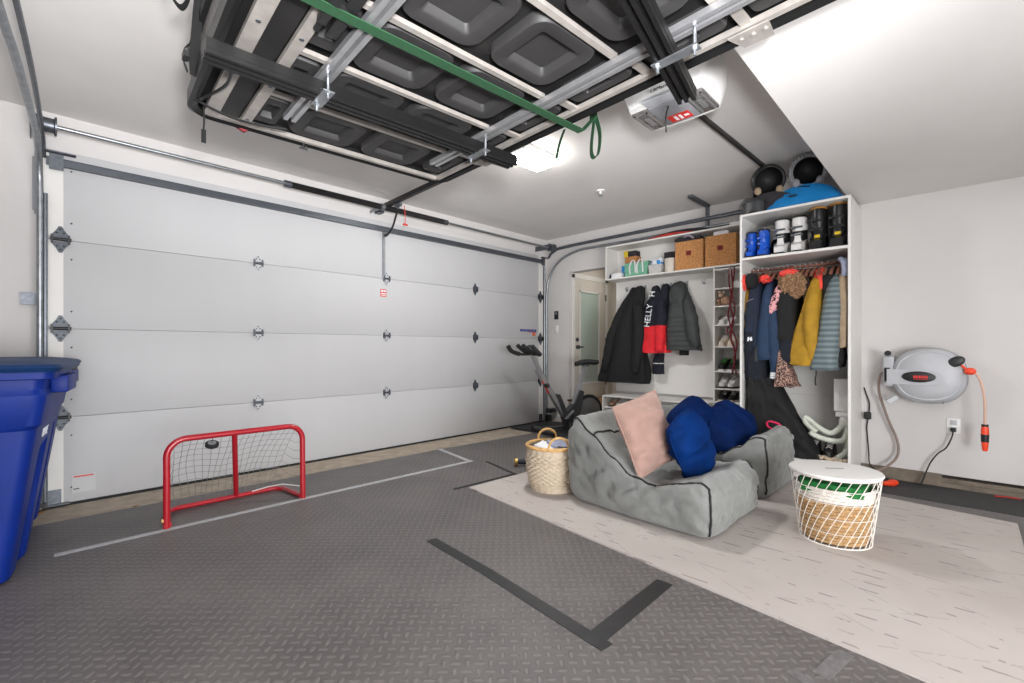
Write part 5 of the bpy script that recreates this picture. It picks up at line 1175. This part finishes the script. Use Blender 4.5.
# ------------------------------------------------------------------ ski boots
def boot(label, grp, y, w, h, m1, m2, m3, mt, x=4.345, buck='galv', yellow=False):
    z0 = 1.891; t = thing('ski_boot', label, 'ski boot', (x+.12, y, z0), group=grp); L = .25*min(1.05, h/.30)
    def foot(a, c, d):
        k = (a+1)/2; H = h*.36*(.45+.55*min(1, k/.5)); s = 1-.22*abs(a*c)**2
        return Vector((x+L*k, y+w/2*c*s*(.80+.2*math.sin(PI*k)), z0+.016+(d+1)/2*H*(1-.1*c*c)))
    obj('lower_shell', MB().cubegrid(foot, (12, 8, 6)), m1, t)
    obj('boot_sole', MB().box((x-.006, y-w*.36, z0), (x+L*.42, y+w*.36, z0+.018), bev=.004).box((x+L*.6, y-w*.34, z0), (x+L+.008, y+w*.34, z0+.018), bev=.004), m1 if yellow else 'black_rubber', t)
    xs = lambda k: x+L*(.62-.10*k)
    obj('shaft', MB().sweep([(xs(k), y, z0+h*(.24+.55*k)) for k in (0, .25, .5, .75, 1)], [(L*.36, w*.44), (L*.34, w*.45), (L*.33, w*.46), (L*.33, w*.47), (L*.33, w*.48)], 20, up=(1, 0, 0)), m2, t)
    obj('cuff', MB().sweep([(xs(k), y, z0+h*(.24+.55*k)) for k in (.72, .9, 1.15, 1.36)], [(L*.35, w*.485), (L*.355, w*.49), (L*.35, w*.485), (L*.33, w*.46)], 20, up=(1, 0, 0)), m3, t)
    top = [(xs(1.36)+L*.33*math.cos(2*PI*i/24), y+w*.46*math.sin(2*PI*i/24), z0+h*.988) for i in range(24)]
    obj('liner_trim', MB().sweep(top, .007, 6, closed=True), mt, t)
    tg = MB().prism([(-.5, 0), (.5, 0), (.30, .42), (.34, .62), (-.34, .62), (-.30, .42)], 0, .012, lambda a, c, d: (xs(.0)-L*.37-d+.05*L*0-L*.0+c*L*-.02, y+a*w*.62, z0+h*(.18+.55*c)))
    obj('front_tongue', tg, m1, t)
    for i, k in enumerate((.05, .45, .82)):
        b = MB(); zz = z0+h*(.24+.55*k); xx = xs(k)-L*.375; b.box((xx-.006, y-w*.34, zz-.007), (xx+.012, y+w*.30, zz+.007), bev=.002); b.box((xx+.0, y+w*.26, zz-.011), (xx+.03, y+w*.45, zz+.011), bev=.002)
        obj('buckle', b, buck, t)
    if yellow: obj('yellow_mark', MB().box((xs(.2)-L*.405, y-w*.17, z0+h*.30), (xs(.2)-L*.37, y+w*.15, z0+h*.37), bev=.002), 'yellow', t)
SB = 'ski boots in a row on the top wardrobe shelf'
boot('small blue ski boot at the left end of the boot row', SB, -3.068, .082, .235, 'blue_boot', 'blue_boot', 'blue_boot', 'coat_navy', buck='blue_boot')
boot('small blue ski boot beside the white-cuffed boots', SB, -3.165, .088, .245, 'blue_boot', 'blue_boot', 'blue_boot', 'coat_navy', buck='blue_boot')
boot('white-cuffed ski boot next to the blue boots', SB, -3.305, .115, .315, 'white_boot', 'black_boot', 'white_boot', 'black', buck='galv_dark')
boot('white-cuffed ski boot next to the black boots', SB, -3.435, .115, .315, 'white_boot', 'black_boot', 'white_boot', 'black', buck='galv_dark')
boot('tall black ski boot beside the white-cuffed boots', SB, -3.575, .125, .355, 'black_boot', 'black_boot', 'black_boot', 'gold', buck='black', yellow=True)
boot('tall black ski boot against the right wardrobe panel', SB, -3.715, .135, .362, 'black_boot', 'black_boot', 'black_boot', 'gold', buck='black', yellow=True)
b = MB().cubegrid(lambda a, c, d: (lambda v: Vector((4.60, -3.23, 1.99))+Vector((v.x*.09, v.y*.045, v.z*.10))*(1+.15*nz(v, 3)))(Vector((a, c, d)).normalized()), (10, 10, 10)); tag(obj('dark_glove', b, 'coat_black'), 'dark glove lying between the blue and white-cuffed boots', 'glove')

# ------------------------------------------------------------------ on top of the wardrobe
ss = thing('snow_saucer', 'bright blue plastic snow saucer on top of the wardrobe', 'snow saucer', (4.56, -3.46, WT))
b = MB().cubegrid(lambda a, c, d: Vector((4.40+.075*a*(1-.55*c*c)*(1-.45*((d+1)/2)**2)+.05*(d+1)/2, -3.465+.285*c, WT+.001+.185*max(.02, (1-c*c))**.5*(d+1)/2)), (10, 30, 10)); obj('dish', b, 'blue_sled', ss)
obj('grip_slot', MB().box((4.34, -3.44, WT+.084), (4.365, -3.38, WT+.098), bev=.004), 'black', ss)
def helmet(label, c, axis, m, pads, knurl):
    t = thing('helmet', label, 'helmet', (c[0], c[1], c[2]-.13), group='helmets piled on the wardrobe')
    z = -Vector(axis).normalized(); up = Vector((0, 0, 1)); x = up.cross(z).normalized(); y = z.cross(x); mm = Matrix((x, y, z)).transposed()
    prof = [(.108, -.045), (.122, -.05), (.134, -.04), (.139, -.01), (.136, .03), (.118, .075), (.085, .11), (.04, .127), (.001, .13)]
    b = MB().lathe(prof, c, mm, 36, cap=False); obj('shell', b, m, t)
    b = MB().lathe([(.108, -.045), (.115, 0), (.105, .05), (.07, .085), (.001, .10)], c, mm, 30, cap=False); obj('lining', b, 'black', t)
    b = MB()
    for i in range(30 if knurl else 0):
        a = 2*PI*i/30
        if abs(a-1.5*PI) < .35: continue
        p = Vector(c)+mm @ Vector((.128*math.cos(a), .128*math.sin(a), -.045)); b.ball(p, (.012, .012, .022), 8)
    if knurl: obj('knurled_rim', b, 'mid_grey', t)
    for s in (-1, 1):
        p = Vector(c)+mm @ Vector((.085*s, -.085, -.05)); obj('ear_pad', MB().ball(p, (.026, .030, .036), 12), pads, t)
    b = MB().sweep(catmull([Vector(c)+mm @ Vector(q) for q in ((-.09, -.11, -.04), (-.04, -.13, -.06), (.0, -.125, -.09), (.05, -.12, -.06), (.09, -.11, -.04))], 4), .006, 6); obj('chin_strap', b, 'webbing', t)
    return t
helmet('dark helmet lying open beside the ceiling rod end', (4.43, -3.20, 2.572), (-.86, -.42, -.28), 'black_boot', 'tan', False)
helmet('grey ribbed-rim helmet lying open against the lowered ceiling', (4.44, -3.50, 2.578), (-.90, -.25, -.25), 'mid_grey', 'mid_grey', True)
b = MB().cubegrid(lambda a, c, d: Vector((4.50+.12*a, -3.22+.17*c, WT+.003+.085*(d+1)*(1-.3*c*c)))+Vector((1, 1, .6))*.015*nz((a, c, d), 2.4, 9)*(1 if d > -.9 else 0), (10, 14, 6)); tag(obj('dark_sleeve_bag', b, 'dark_cloth'), 'dark soft bag lying under the dark helmet', 'bag')
gg = thing('ski_goggles', 'grey and black ski goggles at the left end of the wardrobe top', 'goggles', (4.40, -3.08, WT))
def gl_(a, c, d): 
    th = c*1.1; return Vector((4.40-.07*math.cos(th)+.018*a, -3.10+.10*math.sin(th), WT+.055+.045*d*(1-.12*math.cos(c*6))))
obj('goggle_frame', MB().cubegrid(gl_, (3, 18, 6)), 'bike_dark', gg)
obj('visor_peak', MB().prism([(-.11, 0), (.09, .01), (.10, .03), (-.05, .05)], -.012, .012, lambda a, c, d: (4.33+abs(a)*.3, -3.09-a, WT+.09+c+d)), 'black', gg)
obj('strap', MB().sweep(catmull([(4.37, -3.01, WT+.05), (4.45, -2.99+.0, WT+.05), (4.55, -3.05, WT+.05)], 5), [(.022, .004)]*11, 8), 'webbing', gg)

# ------------------------------------------------------------------ hose reel and the wires round it
hr = thing('hose_reel', 'grey wall mounted hose reel on the pale side wall', 'hose reel', (4.75, -4.22, .66))
RC = Vector((4.70, -4.245, .872))
def drum(r0, prof):
    rings = []
    for k, d in prof:
        rings.append([RC+Vector((-d, .218*k*math.copysign(abs(math.cos(2*PI*i/48))**(2/2.3), math.cos(2*PI*i/48)), .212*k*math.copysign(abs(math.sin(2*PI*i/48))**(2/2.3), math.sin(2*PI*i/48)))) for i in range(48)])
    return MB().ring_loft(rings)
obj('rear_shell', drum(0, [(.90, -.09), (1.0, -.07), (1.02, -.02), (1.0, .0)]), 'mid_grey', hr)
obj('front_shell', drum(0, [(1.0, .002), (1.0, .02), (.96, .045), (.86, .06), (.82, .058), (.78, .064), (.6, .078), (.3, .086), (.01, .088)]), 'grey_plastic', hr)
obj('bolt', MB().ball((4.672, -4.155, 1.063), .006, 8).ball((4.672, -4.245, 1.076), .006, 8).ball((4.672, -4.42, .745), .006, 8).ball((4.672, -4.33, .672), .006, 8).ball((4.672, -4.435, .85), .006, 8), 'black', hr)
def arm(a, c, d):
    k = (a+1)/2; y = -4.03-.285*k; hw = .055*(1-.0*k)*(1-k**6*.8)
    return Vector((4.612-.012*(1-k)+(d+1)*.5*.012 + .0, y, .865+hw*c))
obj('centre_arm', MB().cubegrid(lambda a, c, d: Vector((4.606+.013*(1-d)*.5-.0, -4.005-.16*(a+1)-.0, .862+.058*c*(1-.5*max(0, a)**6))), (14, 6, 2)), 'grey_plastic', hr)
ov = MB().lathe([(.001, .0), (1, 0), (1, .6), (.92, 1), (.001, 1)], (0, 0, 0), n=40)
for v in ov.bm.verts: v.co = Vector((4.601-.006*v.co.z, -4.195+.098*v.co.x, .866+.042*v.co.y))
lo = obj('oval_label', ov, 'black', hr)
bb_ = MB()
for i, (w, g) in enumerate(((.012, 0), (.010, 0), (.012, 0), (.011, 0), (.012, 0), (.010, 0))): bb_.box((4.5930, -4.165-.0145*i-w, .856), (4.5945, -4.165-.0145*i, .876))
bb_.box((4.5930, -4.25, .847), (4.5945, -4.165, .850))
obj('red_print', bb_, 'letter_red', lo)
obj('side_bracket', MB().box((4.66, -4.045, .78), (4.826, -3.975, 1.02), bev=.012).cyl((4.70, -4.005, 1.03), (4.64, -4.005, 1.04), .022, n=14), 'grey_plastic', hr)
obj('pivot_knob', MB().cyl((4.64, -4.01, 1.045), (4.615, -4.01, 1.045), .022, n=8), 'black', hr)
obj('inlet_slot', MB().box((4.655, -4.02, .82), (4.665, -3.985, .93), bev=.003), 'black', hr)
obj('lock_handle', MB().bar((4.70, -4.06, .70), (4.68, -4.0, .655), .035, .03), 'grey_plastic', hr)
obj('outlet_mouth', MB().ball((4.636, -4.40, .985), (.012, .056, .036), 18, Matrix.Rotation(R(-32), 3, 'X')), 'black', hr)
nz_ = MB().ball((4.63, -4.475, .917), (.026, .034, .027), 14).sweep([(4.64, -4.43, .96), (4.635, -4.455, .93)], .008, 8); obj('hose_stopper', nz_, 'orange', hr)
hp = catmull([(4.63, -4.49, .915), (4.628, -4.525, .86), (4.63, -4.548, .72), (4.635, -4.55, .52)], 6); obj('hose_end', MB().sweep(hp, .0085, 8), 'hose_pink', hr)
obj('connector', MB().sweep([(4.635, -4.55, .53), (4.635, -4.55, .50), (4.635, -4.55, .47)], [.018, .022, .022], 14), 'orange', hr)
obj('nozzle_tip', MB().sweep([(4.635, -4.55, .415), (4.635, -4.55, .36), (4.635, -4.55, .35)], [.02, .016, .013], 14), 'orange', hr)
obj('connector_grip', MB().sweep([(4.635, -4.55, .47), (4.635, -4.55, .415)], [.023, .021], 14).sweep([(4.635, -4.55, .54), (4.635, -4.55, .525)], .019, 14), 'black', hr)
hp = catmull([(4.67, -4.0, .90), (4.70, -3.955, .86), (4.74, -3.945, .72), (4.77, -4.0, .50), (4.775, -4.055, .34), (4.76, -4.06, .22), (4.72, -4.0, .13), (4.62, -3.90, .06), (4.5, -3.87, .035), (4.45, -3.93, .035), (4.52, -4.02, .035)], 6)
obj('feed_hose', MB().sweep(hp, .0095, 8), 'hose_brown', hr)
oc = thing('hose_connector', 'orange hose connector lying on the mat behind the wire basket', 'hose connector', (4.55, -4.03, MT))
obj('body', MB().sweep([(4.50, -4.01, .037), (4.53, -4.03, .037), (4.56, -4.05, .037), (4.585, -4.066, .037)], [.016, .024, .026, .018], 14), 'orange', oc)
obj('collar', MB().sweep([(4.478, -3.995, .037), (4.50, -4.01, .037)], [.013, .018], 12).sweep([(4.545, -4.04, .037), (4.552, -4.045, .037)], .028, 14), 'orange', oc)
rh = catmull([(4.70, -4.60, MT+.012), (4.735, -4.66, MT+.010), (4.745, -4.70, MT+.010), (4.735, -4.73, MT+.010)], 6); tag(obj('red_cord', MB().sweep(rh, .005, 7), 'red_ski'), 'bit of red hose on the mat at the foot of the curb', 'hose')
wo = thing('wall_outlet', 'white wall outlet below the hose reel with a black plug', 'outlet', (4.826, -4.385, .44))
obj('cover_plate', MB().box((4.822, -4.424, .428), (4.8295, -4.346, .545), bev=.002), 'white_plastic', wo)
obj('socket', MB().box((4.8195, -4.405, .495), (4.8225, -4.365, .53), bev=.002).box((4.8195, -4.405, .443), (4.8225, -4.365, .478), bev=.002), 'grey_plastic', wo)
pc_ = thing('power_cord', 'black power cord running from the wall outlet down to the mat', 'cord', (4.80, -4.38, .46))
obj('plug', MB().box((4.785, -4.40, .445), (4.819, -4.37, .475), bev=.005), 'cord_black', pc_)
obj('wire', MB().sweep(catmull([(4.787, -4.385, .455), (4.775, -4.375, .40), (4.775, -4.345, .32), (4.78, -4.30, .27), (4.775, -4.26, .20), (4.765, -4.235, .13), (4.74, -4.215, .06), (4.70, -4.20, MT+.005)], 6), .005, 7), 'cord_black', pc_)
pc_ = thing('power_cord', 'black cord with a plug dangling down the wall beside the wardrobe', 'cord', (4.80, -3.85, .5))
obj('wire', MB().sweep(catmull([(4.822, -3.835, .75), (4.815, -3.85, .70), (4.812, -3.872, .62), (4.812, -3.868, .52), (4.812, -3.855, .42), (4.812, -3.862, .3), (4.80, -3.87, .2), (4.775, -3.88, .115), (4.74, -3.95, .05), (4.70, -4.02, .02)], 6), .005, 7), 'cord_black', pc_)
obj('plug', MB().box((4.79, -3.885, .485), (4.828, -3.835, .545), bev=.008), 'cord_black', pc_)
kp = thing('wall_keypad', 'small black keypad on the wall beside the doorway', 'keypad', (5.312, -.10, 1.55))
obj('housing', MB().box((5.30, -.135, 1.51), (5.3165, -.065, 1.635), bev=.004), 'keypad', kp)
obj('button', MB().box((5.2985, -.115, 1.585), (5.3005, -.085, 1.615), bev=.001), 'mid_grey', kp)
tag(obj('wall_switch', MB().box((5.309, -.135, 1.30), (5.3165, -.06, 1.42), bev=.002).box((5.306, -.11, 1.335), (5.31, -.085, 1.385)), 'white_plastic'), 'white switch plate below the black keypad by the doorway', 'switch')

# ------------------------------------------------------------------ light
def area(name, loc, sx, sy, power, rot=(0, 0, 0), col=(.98, .98, 1)):
    l = bpy.data.lights.new(name, 'AREA'); l.shape = 'RECTANGLE'; l.size = sx; l.size_y = sy; l.energy = power; l.color = col
    o = bpy.data.objects.new(name, l); C.objects.link(o); o.location = loc; o.rotation_euler = rot; return o
def spot(name, loc, aim, power, angle, blend, radius):
    l = bpy.data.lights.new(name, 'SPOT'); l.energy = power; l.spot_size = R(angle); l.spot_blend = blend; l.shadow_soft_size = radius; l.color = (.98, .98, 1)
    o = bpy.data.objects.new(name, l); C.objects.link(o); o.location = loc; o.rotation_euler = (Vector(aim)-Vector(loc)).to_track_quat('-Z', 'Y').to_euler(); return o
area('rear_fill', (.2, -6.45, .8), 2.6, 1.3, 235, (R(96), 0, 0), (.97, .98, 1))  # added fill light behind the camera, no window modelled there
area('ceiling_lamp_glow', (2.8, -1.86, 2.62), .30, .17, 30)
spot('ceiling_fill_spot', (-.05, -4.62, 1.35), (.31, -4.07, 2.08), 640, 104, .6, .12)  # added unseen spot that brightens the ceiling and upper door wall
area('rear_top_fill', (3.4, -5.7, ZS-.01), .8, .5, 12)  # added weak fill under the soffit, out of view and without a fixture
area('hall_fill', (5.9, -.75, 2.44), .3, .3, 2.2, col=(1, .95, .88))  # added fill to brighten the hall, no fixture behind it
w = bpy.data.worlds.new('world'); bpy.context.scene.world = w; w.use_nodes = True
w.node_tree.nodes['Background'].inputs[0].default_value = (.9, .95, 1, 1); w.node_tree.nodes['Background'].inputs[1].default_value = .3
sc = bpy.context.scene
sc.view_settings.view_transform = 'Standard'; sc.view_settings.look = 'None'; sc.view_settings.gamma = 1; sc.view_settings.use_curve_mapping = False
sc.view_settings.exposure = 0.08
sc.cycles.use_denoising = True
sc.cycles.max_bounces = 8; sc.cycles.diffuse_bounces = 5
